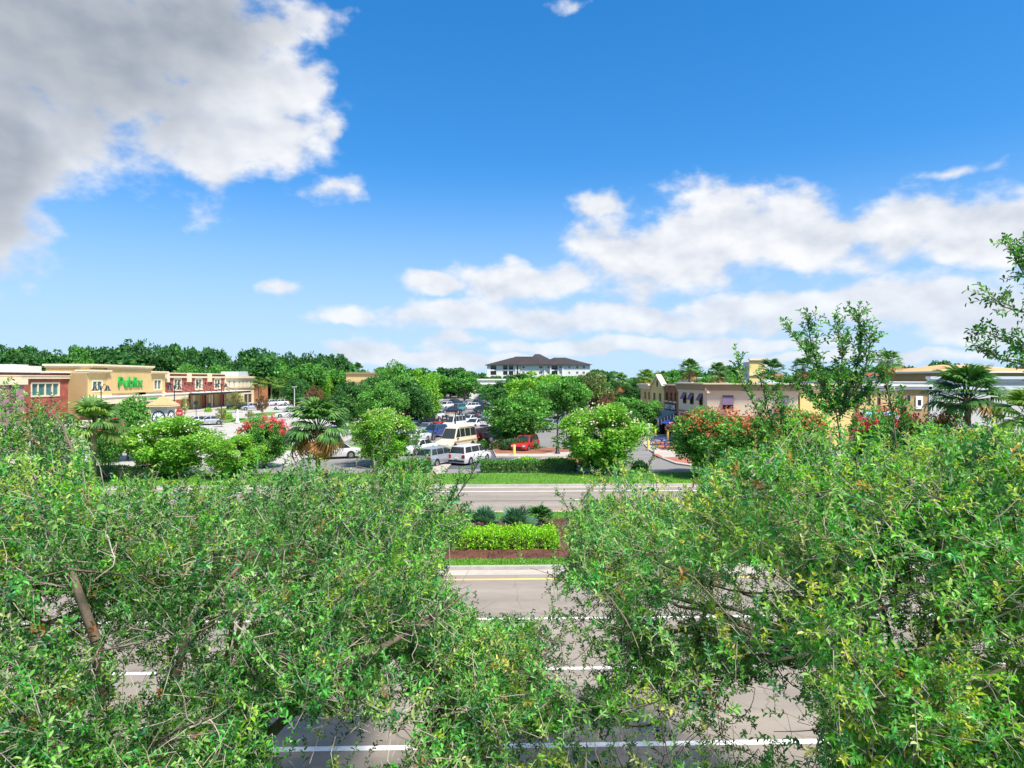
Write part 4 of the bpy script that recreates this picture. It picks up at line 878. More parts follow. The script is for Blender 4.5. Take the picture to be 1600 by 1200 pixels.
# ================================================================== street furniture
def lamp_post(px, ytop, ybase, d, label, group=None, rz=0, double=True):
    b0 = P3(px, 700, d); z = P3(px, ytop, d).z; o = thing('street_lamp', label, 'street lamp', (b0.x, b0.y, .1), rz, group); z -= .1
    MB().lathe([(.26, 0), (.26, .12), (.17, .2), (.15, .75), (.1, .85)], 10).obj('base', M['black'], o, smooth=50)
    MB().tube([(0, 0, .8), (0, 0, z - .2)], [.085, .06], 8).obj('pole', M['black'], o, smooth=50)
    for s in ((-1, 1) if double else (1,)):
        pts = [(0, 0, z - .75)] + [(s * (.1 + .5 * k / 6), 0, z - .55 + .55 * math.sin(math.pi * k / 6 * .85)) for k in range(7)]
        MB().tube(pts, .035, 6).obj('arm', M['black'], o, smooth=60)
        sh = MB().lathe([(.05, .02), (.12, -.05), (.18, -.2), (.22, -.42), (.4, -.62), (.38, -.63), (.2, -.42), (.02, -.3)], 14, (s * .72, 0, z - .18)).obj('lamp_shade', M['black'], o, smooth=50)
        MB().lathe([(.02, -.62), (.16, -.6), (.16, -.5), (.02, -.45)], 10, (s * .72, 0, z - .18)).obj('lamp_globe', M['clearlamp'], sh)
    return o
lamp_post(158, 600, 690, 82, 'black double lamp post in front of the tan wing window', rz=R(5))
lamp_post(272.5, 600, 690, 100, 'black double lamp post behind the clock pillar')
lamp_post(346, 597.5, 664, 112, 'black double lamp post before the brick shop canopy')
for px, d, yt, l in ((711.5, 96, 640, 'thin black lamp post beside the white panel van'), (677, 82, 648, 'thin black lamp post beside the blue hatchback'), (691, 92, 646, 'thin black lamp post behind the cream van'), (871, 66.5, 640, 'black lamp post with bell base beside the green crape myrtle')):
    lamp_post(px, yt, 0, d, l, double=False)
p = P3(460, 605, 150); o = thing('light_pole', 'tall pale pole light by the orange car', 'pole light', (p.x, p.y, 0))
MB().tube([(0, 0, 0), (0, 0, p.z)], [.14, .08], 8).obj('pole', M['greywall'], o); MB().box(-.5, .5, -.2, .2, p.z, p.z + .15).obj('lamp_head', M['greywall'], o)
MB().lathe([(.3, 0), (.3, .8), (.16, .85)], 10).obj('base', M['concrete'], o)
def bollard(px, py, h, label):
    p = G(px, py); o = thing('bollard', label, 'bollard', (p.x, p.y, .0))
    MB().lathe([(.13, 0), (.13, h - .1), (.1, h - .03), (.03, h)], 12).obj('post', M['yellow_post'], o, smooth=50); MB().lathe([(.2, 0), (.2, .16), (.13, .2)], 12).obj('footing', M['concrete'], o)
bollard(803.5, 713.5, 1.15, 'yellow bollard at the head of the empty dark bay'); bollard(756, 700.5, 1.0, 'yellow bollard beyond the white minivan'); bollard(1024, 684, 1.1, 'yellow bollard near the shop steps'); bollard(1043.5, 689.5, 1.35, 'yellow bollard beside the blue picnic tables'); bollard(1013, 704, 1.3, 'yellow bollard at the plaza kerb')
# clock pillar
p = P3(255, 650, 60); o = thing('clock_pillar', 'cream clock pillar with tan pyramid roof and white clock faces', 'clock', (p.x, p.y, 0), R(-4))
hw = .69; zc = P3(255, 652, 60).z
MB().box(-.6, .6, -.6, .6, .0, zc - .85).obj('shaft', M['cream'], o); MB().box(-1.0, 1.0, -1.0, 1.0, 0, .9).obj('plinth', M['redwall'], o)
MB().box(-hw, hw, -hw, hw, zc - .85, zc + .7).obj('clock_housing', M['trimwhite'], o, bevel=.02)
b = MB(); b.box(-hw - .12, hw + .12, -hw - .12, hw + .12, zc + .7, zc + .95); b.box(-hw - .28, hw + .28, -hw - .28, hw + .28, zc + .95, zc + 1.1); b.obj('cornice', M['cream'], o)
b = MB(); e = hw + .3; zr0 = zc + 1.1; b.add([(-e, -e, zr0), (e, -e, zr0), (e, e, zr0), (-e, e, zr0), (0, 0, zr0 + .75)], [(0, 1, 4), (1, 2, 4), (2, 3, 4), (3, 0, 4), (3, 2, 1, 0)]); b.obj('roof', M['orangeroof'], o)
MB().lathe([(.1, 0), (.12, .1), (.06, .2), (.09, .32), (.01, .5)], 8, (0, 0, zr0 + .7)).obj('finial', M['cream'], o)
for a in range(4):
    rot = Matrix.Rotation(a * math.pi / 2, 4, 'Z')
    def faced(mb): mb.v = [tuple(rot @ Vector((v[0], -hw - v[2], zc + v[1]))) for v in mb.v]; return mb
    rim = faced(MB().lathe([(.6, .0), (.6, .06), (.51, .06), (.51, .0)], 24)).obj('clock_rim', M['clockrim'], o)
    dial = faced(MB().lathe([(.52, .0), (.52, .03), (.001, .03)], 24)).obj('clock_dial', M['white_sign'], o)
    hd = MB(); hd.box(-.025, .025, -.08, .42, .035, .045); hd.v = [(x * math.cos(.95) + y * math.sin(.95), -x * math.sin(.95) + y * math.cos(.95), z) for x, y, z in hd.v]
    h2 = MB(); h2.box(-.035, .035, -.08, .28, .046, .056); h2.v = [(x * math.cos(-.9) + y * math.sin(-.9), -x * math.sin(-.9) + y * math.cos(-.9), z) for x, y, z in h2.v]
    faced(hd).obj('minute_hand', M['clockrim'], dial); faced(h2).obj('hour_hand', M['clockrim'], dial)
    tk = MB()
    for k in range(12):
        w = k * math.pi / 6; c, s = math.cos(w), math.sin(w); q = [(-.02, .38), (.02, .38), (.02, .48), (-.02, .48)]
        q = [(x * c + y * s, -x * s + y * c) for x, y in q]; tk.add([(x, y, .031) for x, y in q] + [(x, y, .04) for x, y in q], [(0, 1, 2, 3)[::-1], (4, 5, 6, 7), (0, 1, 5, 4), (1, 2, 6, 5), (2, 3, 7, 6), (3, 0, 4, 7)])
    faced(tk).obj('hour_marks', M['clockrim'], dial)
# signs on posts
def road_sign(px, py, d, r, label, m, back, rz=0):
    p = P3(px, py, d); o = thing('stop_sign', label, 'sign', (p.x, p.y, 0), rz); MB().tube([(0, 0, 0), (0, 0, p.z + r)], .05, 6).obj('post', M['black'] if back else M['greywall'], o)
    b = MB(); b.lathe([(r, -.02), (r, .02)], 8); b.v = [(x, z - .08, y + p.z) for x, y, z in b.v]; b.v = [tuple(v) for v in b.v]; b.obj('sign_plate', m, o)
    if not back:
        f = Fac((0, -.1), (1, 0), (0, -1)); text_parts('STOP', 'sign_letter', o, f, -r * .6, r * .6, p.z - r * .25, p.z + r * .25, .003, M['white_sign'], .012)
road_sign(280.5, 645.5, 70, .38, 'red octagonal stop sign beside the clock pillar', M['red_sign'], False)
road_sign(306.5, 629.5, 120, .42, 'dark back of a round sign on a post before the brick shops', M['clockrim'], True)
# fountain-like white post on the grass strip
p = G(371, 662); o = thing('white_statue', 'slim white statue post on the grass island', 'statue', (p.x, p.y, .13))
MB().lathe([(.38, 0), (.38, .25), (.27, .3), (.22, 1.0)], 10).obj('pedestal', M['offwhite'], o, smooth=40); MB().lathe([(.22, 1.0), (.26, 1.2), (.17, 1.55), (.2, 1.8), (.1, 1.95), (.13, 2.1), (.02, 2.3)], 10).obj('figure', M['offwhite'], o, smooth=50)
# bins, picnic tables, planters
def litter_bin(px, py, label, h=1.1):
    p = G(px, py); o = thing('litter_bin', label, 'bin', (p.x, p.y, .13)); MB().lathe([(.3, 0), (.34, .1), (.34, h - .25), (.38, h - .2), (.38, h - .12), (.22, h)], 12).obj('drum', M['black'], o, smooth=40); MB().lathe([(.2, h - .05), (.2, h + .05), (.05, h + .1)], 10).obj('lid', M['black'], o)
litter_bin(326.5, 641, 'black litter bin between the brick shop pillars', 1.6); litter_bin(1034, 679, 'large black bin under the grey awning', 1.5); litter_bin(1021, 676, 'round black bin beside the white shop pillar', 1.3)
def picnic(px, py, label, rz):
    p = G(px, py, .14); o = thing('picnic_table', label, 'picnic table', (p.x, p.y, .136), rz)
    t = MB()
    for k in range(6): MB().box(-.95, .95, -.38 + k * .13, -.38 + k * .13 + .11, .74, .78).obj('table_plank', M['blue_furn'], o)
    for s in (-1, 1):
        for k in range(2): MB().box(-.95, .95, s * .78 + (k - 1) * .15, s * .78 + (k - 1) * .15 + .13, .43, .47).obj('bench_plank', M['blue_furn'], o)
    for x in (-.65, .65):
        for s in (-1, 1): MB().tube([(x, s * .8, 0), (x, s * .25, .74)], .04, 6).obj('leg', M['blue_furn'], o)
        MB().box(x - .035, x + .035, -.85, .85, .38, .43).obj('bench_bar', M['blue_furn'], o)
picnic(1029, 695, 'blue slatted picnic table next to the yellow bollard', R(15)); picnic(1049, 701, 'blue slatted picnic table closer to the plaza kerb', R(-8)); picnic(1072, 700, 'blue slatted picnic table by the orange-tipped myrtle', R(30))
p = P3(1050, 660, 84); o = thing('patio_umbrella', 'dark blue patio umbrella before the corner shop', 'umbrella', (p.x, p.y, .13)); zt = 2.4
MB().tube([(0, 0, 0), (0, 0, zt)], .04, 6).obj('pole', M['offwhite'], o); MB().lathe([(1.5, zt - .55), (.75, zt - .25), (.02, zt + .05), (.02, zt), (.75, zt - .3), (1.48, zt - .58)], 8).obj('canopy', M['blue_furn'], o); MB().lathe([(.3, 0), (.3, .1), (.06, .14)], 10).obj('base', M['concrete'], o)
for px, py, l in ((1013.5, 681, 'white pillar at the end of the shop awning'), (1019, 672, 'tan pillar under the dark awning')):
    p = G(px, py); o = thing('awning_pillar', l, 'pillar', (p.x, p.y, .12)); MB().box(-.17, .17, -.17, .17, .3, 1.5).obj('shaft', M['trimwhite'] if 'white' in l else M['tan'], o); MB().box(-.25, .25, -.25, .25, 0, .3).obj('plinth', M['concrete'], o)

# ================================================================== vegetation
def unit(a): return a / np.maximum(np.linalg.norm(a, axis=1, keepdims=True), 1e-9)
def raw_mesh(name, V, faces, col, m):
    me = bpy.data.meshes.new(name); k = faces.shape[1]; nf = len(faces)
    me.vertices.add(len(V)); me.vertices.foreach_set('co', V.astype('f').ravel())
    me.loops.add(nf * k); me.loops.foreach_set('vertex_index', faces.astype('i').ravel())
    me.polygons.add(nf); me.polygons.foreach_set('loop_start', np.arange(0, nf * k, k, dtype='i'))
    me.update(); me.validate()
    a = me.color_attributes.new('col', 'FLOAT_COLOR', 'POINT'); a.data.foreach_set('color', np.concatenate([col, np.ones((len(col), 1))], 1).astype('f').ravel())
    me.materials.append(m); return me
def leaves(name, P, D, N, L, W, col, m, six=True, curl=.12):
    D = unit(D); S = unit(np.cross(D, N)); N = np.cross(S, D); L = L[:, None]; W = W[:, None]; n = len(P); f = .22 * W
    if six:
        pts = [P, P + D * L * .32 - S * W * .46 + N * f, P + D * L * .74 - S * W * .4 + N * f, P + D * L - N * L * curl, P + D * L * .74 + S * W * .4 + N * f, P + D * L * .32 + S * W * .46 + N * f]
        V = np.stack(pts, 1).reshape(-1, 3); b = (np.arange(n) * 6)[:, None]
        Fc = np.concatenate([b + np.array([[0, 3, 2, 1]]), b + np.array([[0, 5, 4, 3]])]); return raw_mesh(name, V, Fc, np.repeat(col, 6, 0), m)
    pts = [P, P + D * L * .5 - S * W * .5 + N * f, P + D * L - N * L * curl, P + D * L * .5 + S * W * .5 + N * f]
    V = np.stack(pts, 1).reshape(-1, 3); b = (np.arange(n) * 4)[:, None]
    Fc = np.concatenate([b + np.array([[0, 2, 1]]), b + np.array([[0, 3, 2]])]); return raw_mesh(name, V, Fc, np.repeat(col, 4, 0), m)
def palette(rng, n, cols, wts, jit=.18):
    i = rng.choice(len(cols), n, p=np.array(wts) / sum(wts)); c = np.array(cols)[i] * 1.62
    return np.clip(c * (1 + rng.normal(0, jit, (n, 1))) * (1 + rng.normal(0, .06, (n, 3))), .004, .9)
def inside(poly, X, Y):
    r = np.zeros(len(X), bool); n = len(poly)
    for i in range(n):
        x0, y0 = poly[i]; x1, y1 = poly[(i + 1) % n]
        if y0 == y1: continue
        c = ((y0 > Y) != (y1 > Y)) & (X < (x1 - x0) * (Y - y0) / (y1 - y0) + x0); r ^= c
    return r

# ------------------------------------------------------------------ the street trees in front
SKY = [(-400, 560), (0, 600), (60, 612), (105, 625), (130, 655), (145, 705), (158, 768), (208, 768), (225, 738), (330, 738), (400, 728), (470, 722), (540, 735), (575, 715), (605, 690), (640, 682), (668, 700), (690, 735), (735, 772), (750, 800), (770, 840),
       (850, 850), (878, 790), (900, 752), (930, 735), (975, 728), (1010, 742), (1040, 752), (1085, 752), (1100, 735), (1135, 712), (1185, 690), (1230, 668), (1290, 650), (1340, 648), (1380, 665), (1440, 668), (1500, 672), (1560, 676), (1600, 655), (2000, 560)]
GAPS = [([(690, 742), (1085, 742), (1090, 766), (905, 778), (880, 800), (892, 850), (880, 885), (850, 905), (845, 955), (770, 965), (735, 925), (690, 905), (690, 850), (745, 815), (735, 775)], .012),
        ([(640, 742), (700, 745), (740, 780), (700, 790)], .3), ([(700, 900), (850, 900), (850, 965), (740, 965)], .12), ([(850, 905), (960, 925), (960, 1040), (890, 1105), (840, 1055), (830, 960)], .2), ([(425, 1110), (650, 1122), (665, 1205), (425, 1205)], .04),
        ([(790, 1138), (1130, 1125), (1280, 1085), (1290, 1205), (790, 1205)], .14), ([(1160, 885), (1240, 885), (1240, 920), (1165, 925)], .2), ([(60, 925), (98, 930), (98, 968), (60, 965)], .0),
        ([(1120, 1075), (1235, 1060), (1245, 1120), (1130, 1130)], .08), ([(1000, 1095), (1100, 1080), (1110, 1130), (1000, 1140)], .25), ([(225, 970), (262, 970), (262, 1010), (225, 1010)], .1), ([(320, 975), (350, 975), (350, 1020), (320, 1020)], .1), ([(190, 1040), (240, 1035), (250, 1075), (195, 1075)], .15), ([(560, 790), (610, 785), (620, 805), (565, 805)], .05),
        ([(600, 1010), (650, 1025), (650, 1055), (610, 1050)], .1), ([(140, 1100), (165, 1100), (165, 1120), (140, 1120)], .1), ([(1020, 930), (1080, 925), (1080, 990), (1030, 990)], .4),
        ([(950, 930), (1240, 900), (1250, 1090), (960, 1110)], .6), ([(870, 770), (1080, 765), (1090, 880), (880, 890)], .75)]
SX = np.array([s[0] for s in SKY]); SY = np.array([s[1] for s in SKY])
def keep(A, rng, soft=14):
    x, y = proj(A); ok = y > np.interp(x, SX, SY) + rng.normal(0, soft, len(x))
    for poly, k in GAPS: ok &= ~(inside(poly, x + rng.normal(0, 7, len(x)), y + rng.normal(0, 7, len(y))) & (rng.random(len(x)) > k))
    return ok
def ingap(A):
    x, y = proj(A); r = np.zeros(len(x), bool)
    for poly, k in GAPS:
        if k <= .2: r |= inside(poly, x, y)
    return r.any() or (y < np.interp(x, SX, SY) - 4).any()
OAK_DARK = [(.026, .11, .022), (.046, .175, .03), (.082, .235, .035), (.15, .3, .065), (.036, .14, .055)]
NEW = [(.14, .36, .025), (.2, .39, .03), (.1, .32, .03)]
BROWN = [(.2, .09, .03), (.3, .16, .05)]
def twig_leaves(rng, T0, T1, nl, L0, cols, out):
    """Leaves set spirally along each twig T0->T1."""
    n = len(T0); t = np.tile(np.linspace(.12, 1.0, nl), (n, 1)) + rng.normal(0, .04, (n, nl)); ax = unit(T1 - T0)
    ref = unit(np.cross(ax, np.array([[.13, .21, .97]]) + rng.normal(0, .05, (n, 3)))); bi = np.cross(ax, ref)
    w = np.arange(nl)[None] * 2.4 + rng.random((n, 1)) * 6.28
    rad = ref[:, None] * np.cos(w)[..., None] + bi[:, None] * np.sin(w)[..., None]
    Pp = T0[:, None] + (T1 - T0)[:, None] * t[..., None]
    D = ax[:, None] * rng.uniform(.35, .9, (n, nl, 1)) + rad * .9 + np.array([0, 0, .12]) + rng.normal(0, .22, (n, nl, 3))
    N = np.array([0, 0, 1.0]) + rad * .3 + rng.normal(0, .4, (n, nl, 3))
    L = L0 * rng.uniform(.65, 1.2, (n, nl)); W = L * rng.uniform(.36, .5, (n, nl))
    out.append((Pp.reshape(-1, 3), D.reshape(-1, 3), N.reshape(-1, 3), L.ravel(), W.ravel(), np.repeat(cols, nl, 0) * (1 + rng.normal(0, .22, (n * nl, 1)))))
def bezier(a, b, c, n):
    t = np.linspace(0, 1, n)[:, None]; return (1 - t) ** 2 * a + 2 * t * (1 - t) * b + t ** 2 * c
def front_tree(name, label, seed, base, ells, ncl, ntw, warm, limbs=(), sprays=(), L0=.054, bare=60, group=None, trunk_r=.14, masked=True, gain=1.0, fz=1.5, void=-.13, tangles=()):
    rng = np.random.default_rng(seed); o = thing(name, label, 'tree', base); B = np.array(base)
    cl = []; vol = np.array([e[3] * e[4] * e[5] for e in ells]) ** .67; cen = np.array([e[:3] for e in ells]); rad = np.array([e[3:] for e in ells])
    while sum(map(len, cl)) < ncl:
        i = rng.choice(len(ells), 1500, p=vol / vol.sum()); u = unit(rng.normal(0, 1, (1500, 3))); u[:, 2] = np.abs(u[:, 2]) * np.where(rng.random(1500) < .78, 1, -1)
        rr = rng.uniform(.45, 1.0, (1500, 1)) ** .6; A = cen[i] + u * rad[i] * rr
        A = A[keep(A, rng, 10)] if masked else A
        A = A[A[:, 2] > 1.1]
        A = A[np.sin(A[:, 0] * 3.1 + seed) * np.sin(A[:, 1] * 2.9 + 1.3 * seed) * np.sin(A[:, 2] * 3.6) + .25 * np.sin(A[:, 0] * 7 + A[:, 2] * 5) > void]
        cl.append(A)
        if len(A) == 0: break
    CLU = np.concatenate(cl)[:ncl]; n = len(CLU)
    hue = rng.random(n)
    # branches: trunk, limbs to anchors, branchlets to clusters
    wood = MB(); tw = MB(); mc = cen[0]
    fork = np.array([B[0] + (mc[0] - B[0]) * .35, B[1] + (mc[1] - B[1]) * .35, fz]); wood.tube([B - [0, 0, .15], B + [0, 0, .3], (B + fork) / 2 + [.05, .03, .2], fork], [trunk_r * 1.35, trunk_r, trunk_r * .9, trunk_r * .8], 8)
    anc = CLU[rng.choice(n, min(90, n), replace=False)]; paths = []
    for ka, a in enumerate(anc):
        mid = (fork + a) / 2 + [0, 0, .5] + rng.normal(0, .25, 3); a2 = fork + (a - fork) * .86
        pts = bezier(fork, mid, a2, 7) + np.concatenate([[[0, 0, 0]], rng.normal(0, .05, (5, 3)), [[0, 0, 0]]]); 
        if masked and ingap(pts) and not (len(paths) < 3 and ka > 70): continue
        wood.tube(pts, list(np.linspace(trunk_r * .5, .016, 7)), 6); paths.append(pts[2:])
        if len(paths) >= 13: break
    for pts, r0 in limbs:
        pts = [np.array(P3(*q)) for q in pts]; wood.tube(pts, list(np.linspace(r0, r0 * .15, len(pts))), 7); paths.append(np.array(pts))
        jn = pts[0]; wood.tube(bezier(fork, (fork + jn) / 2 + [0, 0, .1], jn, 6), list(np.linspace(trunk_r * .6, r0, 6)), 6)
    # grow the branchlets outwards from what is already there, thickest where they carry most
    nodes = [tuple(x) for x in np.concatenate(paths)]; npath = len(nodes); NA = np.zeros((npath + n, 3)); NA[:npath] = nodes; par = np.zeros(n, int); load = np.ones(n)
    order = np.argsort(((CLU - fork) ** 2).sum(1)); cnt = npath; nid = {}
    for k in order:
        dd = ((NA[:cnt] - CLU[k]) ** 2).sum(1); par[k] = int(np.argmin(dd)); NA[cnt] = CLU[k]; nid[cnt] = k; cnt += 1
    for k in order[::-1]:
        if par[k] >= npath: load[nid[par[k]]] += load[k]
    for k in order:
        a = NA[par[k]]; c = CLU[k]; r = min(.016, .005 * load[k] ** .4); r = min(r, .005) if masked and ingap(np.stack([a, (a + c) / 2, c])) else r; wood.tube(bezier(a, (a + c) / 2 + rng.normal(0, .09, 3) + [0, 0, -.04], c, 5), [r, r, r * .9, r * .8, r * .7], 4, False)
    out = []
    idx = np.repeat(np.arange(n), int(ntw * 2.1)); T0 = CLU[idx] + rng.normal(0, .17, (len(idx), 3)); dirs = unit(CLU - mc)[idx] * .5 + np.array([0, 0, .45]) + rng.normal(0, .55, (len(idx), 3))
    T1 = T0 + unit(dirs) * rng.uniform(.16, .36, (len(idx), 1))
    if masked: k = keep(T1, rng, 16); T0, T1, idx = T0[k], T1[k], idx[k]
    h = hue[idx]; nt = len(idx); cols = palette(rng, nt, OAK_DARK, [1.5, 3.6, 3.8, 2.0, 1.2])
    newg = (h < .08 + warm) | (rng.random(nt) < .03 + warm * .3); cols[newg] = palette(rng, newg.sum(), NEW, [3, 2, 3]); cols *= (1.12 + (rng.random(n)[idx, None] - .5) * 1.25)
    br = rng.random(nt) < .012; cols[br] = palette(rng, br.sum(), BROWN, [1, 1])
    twig_leaves(rng, T0, T1, 14, L0, np.clip(cols * gain, .004, .6), out)
    for a, b, c in zip(T0, T1, CLU[idx]): tw.tube([(a + c) / 2, a, b], [.0035, .003, .0018], 3, False)
    # upright sprays: long shoots with leaves
    for pts, r0, nsub in sprays:
        nsub = int(nsub * .7)
        pts = np.array([P3(*q) for q in pts]); wood.tube(pts, list(np.linspace(r0, .004, len(pts))), 5)
        seg = np.linspace(0, len(pts) - 1.001, nsub); i = seg.astype(int); fpt = (seg - i)[:, None]; S = pts[i] * (1 - fpt) + pts[np.minimum(i + 1, len(pts) - 1)] * fpt
        ax = unit(pts[np.minimum(i + 1, len(pts) - 1)] - pts[i] + 1e-6); D = unit(ax * .55 + rng.normal(0, .5, (nsub, 3)) + [0, 0, .2]); E = S + D * rng.uniform(.08, .22, (nsub, 1))
        cc = palette(rng, nsub, OAK_DARK[:4], [2, 4, 2, 1]); twig_leaves(rng, S, E, 9, L0 * .9, cc, out)
        for a, b in zip(S, E): tw.tube([a, b], [.004, .002], 3, False)
    for _ in range(bare):                         # dead bare twigs on the outside
        c = CLU[rng.integers(n)]; d0 = unit(rng.normal(0, 1, (1, 3)) + [[0, 0, .4]])[0]; q = c + rng.normal(0, .1, 3); pts = [q]
        for k in range(5): d0 = unit((d0 + rng.normal(0, .28, 3))[None])[0]; q = q + d0 * rng.uniform(.1, .2); pts.append(q)
        P_ = np.array(pts); 
        if masked and not keep(P_[-1:], rng, 20)[0]: continue
        tw.tube(pts, list(np.linspace(.008, .0025, 6)), 4, False)
        for k in (2, 3): tw.tube([pts[k], pts[k] + rng.normal(0, .14, 3)], [.004, .002], 3, False)
    for tx, ty, td, sp_, nn_ in tangles:          # tangles of dead twigs lying on the crown
        c0 = np.array(P3(tx, ty, td)); c1 = np.array(P3(tx - sp_, ty + sp_ * .5, td + .1)); wood.tube([c1, (c0 + c1) / 2 + rng.normal(0, .03, 3), c0], [.018, .013, .007], 5)
        for k in range(nn_):
            q = c1 + (c0 - c1) * rng.random(); d0 = unit((c0 - c1)[None] + rng.normal(0, .35, (1, 3)))[0]; pts = [q]
            for _ in range(6): d0 = unit((d0 + rng.normal(0, .3, 3))[None])[0]; q = q + d0 * rng.uniform(.05, .13); pts.append(q)
            tw.tube(pts, list(np.linspace(.006, .002, 7)), 4, False)
    off = B[None]
    def loc(mb): mb.v = [(v[0] - B[0], v[1] - B[1], v[2] - B[2]) for v in mb.v]; return mb
    loc(wood).obj('trunk', M['bark'], o, smooth=60); loc(tw).obj('twigs', M['bark_pale'], o, kind='stuff')
    P_, D_, N_, L_, W_, C_ = [np.concatenate([q[k] for q in out]) for k in range(6)]
    child('crown', leaves('crown', P_ - off, D_, N_, L_, W_, np.clip(C_, .004, .6), M['leaf']), o, kind='stuff'); print(name, len(P_), 'leaves')
    return o
front_tree('live_oak', 'leafy roadside oak with bare grey twigs and a leaning limb, left of the road gap', 11, (-4.6, 8.2, .14), [(-3.6, 7.6, 3.9, 4.5, 3.4, 2.5), (-1.2, 7.4, 3.2, 2.2, 2.4, 1.9), (-2.9, 5.7, 3.3, 3.4, 1.7, 1.6), (-4.6, 5.2, 3.6, 2.4, 1.4, 1.4), (-.3, 7.0, 2.9, 1.3, 1.5, 1.1)], 860, 10, .03,
           limbs=[([(150, 1000, 6.6), (110, 890, 6.6), (78, 835, 6.7), (40, 765, 6.9)], .05), ([(520, 1050, 6.5), (600, 1010, 6.6), (680, 965, 6.9), (730, 925, 7.1)], .045), ([(300, 960, 7.4), (380, 880, 8), (420, 800, 8.6)], .035)], bare=110,
           tangles=[(700, 945, 6.6, 70, 18), (320, 870, 7.6, 60, 12), (215, 1000, 6.3, 80, 14), (60, 870, 6.4, 60, 10), (430, 1010, 6.2, 80, 14), (560, 880, 7.4, 50, 12), (330, 1120, 5.4, 90, 12), (760, 1085, 6.3, 70, 8)])
front_tree('live_oak', 'dense dark oak at the left verge with palm and myrtles behind it', 12, (-8.6, 9.6, .14), [(-7.6, 9.6, 4.9, 2.4, 2.6, 2.5), (-6.0, 9.4, 3.6, 2.2, 2.4, 2.2)], 420, 10, .05, limbs=[([(120, 720, 9), (95, 660, 9.2), (60, 625, 9.2)], .02)], bare=40, trunk_r=.16)
front_tree('live_oak', 'young oak with loose crown over the kerb, left of the clipped hedge', 13, (-5.5, 10.5, .14), [(-2.9, 11.4, 3.7, 2.9, 2.3, 2.3), (-1.5, 11.4, 4.2, 1.5, 1.6, 1.6)], 300, 9, .03, bare=60, trunk_r=.1,
           sprays=[([(690, 800, 10.5), (712, 765, 10.4), (720, 740, 10.3)], .012, 24), ([(700, 795, 10.4), (735, 745, 10.3), (748, 722, 10.2)], .012, 26), ([(580, 740, 11), (600, 705, 11), (610, 680, 11)], .012, 22), ([(640, 735, 11), (648, 700, 11), (655, 678, 11)], .012, 22)])
front_tree('live_oak', 'bright green oak with upright leader shoots, right of the road gap', 14, (4.8, 7.2, .14), [(3.9, 7.2, 4.4, 3.9, 3.2, 2.6), (5.6, 6.8, 4.4, 2.8, 2.8, 2.7), (3.6, 5.6, 3.4, 2.6, 1.6, 1.5), (5.2, 5.1, 3.7, 2.2, 1.4, 1.5), (1.8, 6.8, 3.0, 1.7, 1.6, 1.2)], 960, 10, .17, bare=80, gain=1.25, tangles=[(1270, 1000, 6.0, -90, 16), (1500, 1080, 5.2, -70, 12), (1420, 930, 6.2, 60, 10), (1240, 880, 7.2, -50, 8)],
           limbs=[([(1335, 800, 7.4), (1318, 720, 7.3), (1306, 640, 7.2)], .028), ([(1350, 990, 6.2), (1270, 1020, 6.1), (1200, 1035, 6.0)], .04), ([(1280, 760, 8), (1240, 710, 8), (1210, 680, 8)], .022)],
           sprays=[([(1306, 645, 7.2), (1290, 610, 7.2), (1265, 560, 7.1), (1232, 512, 7.0)], .016, 75), ([(1300, 640, 7.2), (1285, 590, 7.2), (1268, 545, 7.15), (1262, 500, 7.1)], .015, 85), ([(1308, 640, 7.2), (1312, 590, 7.2), (1318, 545, 7.2), (1304, 502, 7.2)], .015, 80), ([(1310, 645, 7.2), (1335, 590, 7.2), (1345, 540, 7.2), (1342, 486, 7.2)], .016, 100), ([(1312, 640, 7.2), (1345, 600, 7.1), (1358, 550, 7.1), (1360, 520, 7.1)], .014, 60),
                   ([(1300, 650, 7.2), (1275, 625, 7.2), (1245, 600, 7.2)], .012, 70), ([(1312, 650, 7.2), (1340, 625, 7.2), (1358, 610, 7.1)], .012, 60), ([(1210, 690, 8), (1190, 650, 8), (1160, 600, 8), (1152, 560, 8)], .014, 60), ([(1215, 690, 8), (1200, 640, 8), (1188, 590, 8)], .012, 55), ([(1225, 690, 8), (1220, 640, 8), (1212, 605, 8)], .012, 50),
                   ([(1400, 700, 7), (1395, 650, 7), (1385, 600, 7), (1382, 575, 7)], .012, 50), ([(1420, 690, 7), (1412, 655, 7), (1408, 625, 7)], .012, 36)])
front_tree('live_oak', 'fine-leaved oak overhanging the near lanes, in front of the median mulch', 15, (6.3, 10.4, .14), [(3.2, 11.6, 3.9, 2.9, 2.4, 2.3), (1.6, 11.8, 4.2, 1.6, 1.7, 1.7), (2.0, 10.0, 2.9, 2.2, 1.8, 1.3), (2.3, 9.0, 3.1, 2.2, 1.6, 1.3), (1.6, 9.6, 2.6, 1.9, 1.9, 1.2), (1.4, 12.2, 3.2, 1.6, 1.4, 1.2)], 640, 8, .07, bare=70, L0=.054, fz=2.9, void=-.05, trunk_r=.1,
           sprays=[([(905, 790, 12), (925, 760, 12), (960, 735, 12)], .012, 26), ([(1010, 740, 12), (1022, 705, 12), (1018, 688, 12)], .01, 18), ([(890, 800, 12), (880, 780, 12), (868, 770, 12)], .01, 14), ([(1095, 745, 12), (1105, 715, 12), (1112, 690, 12)], .012, 26)])
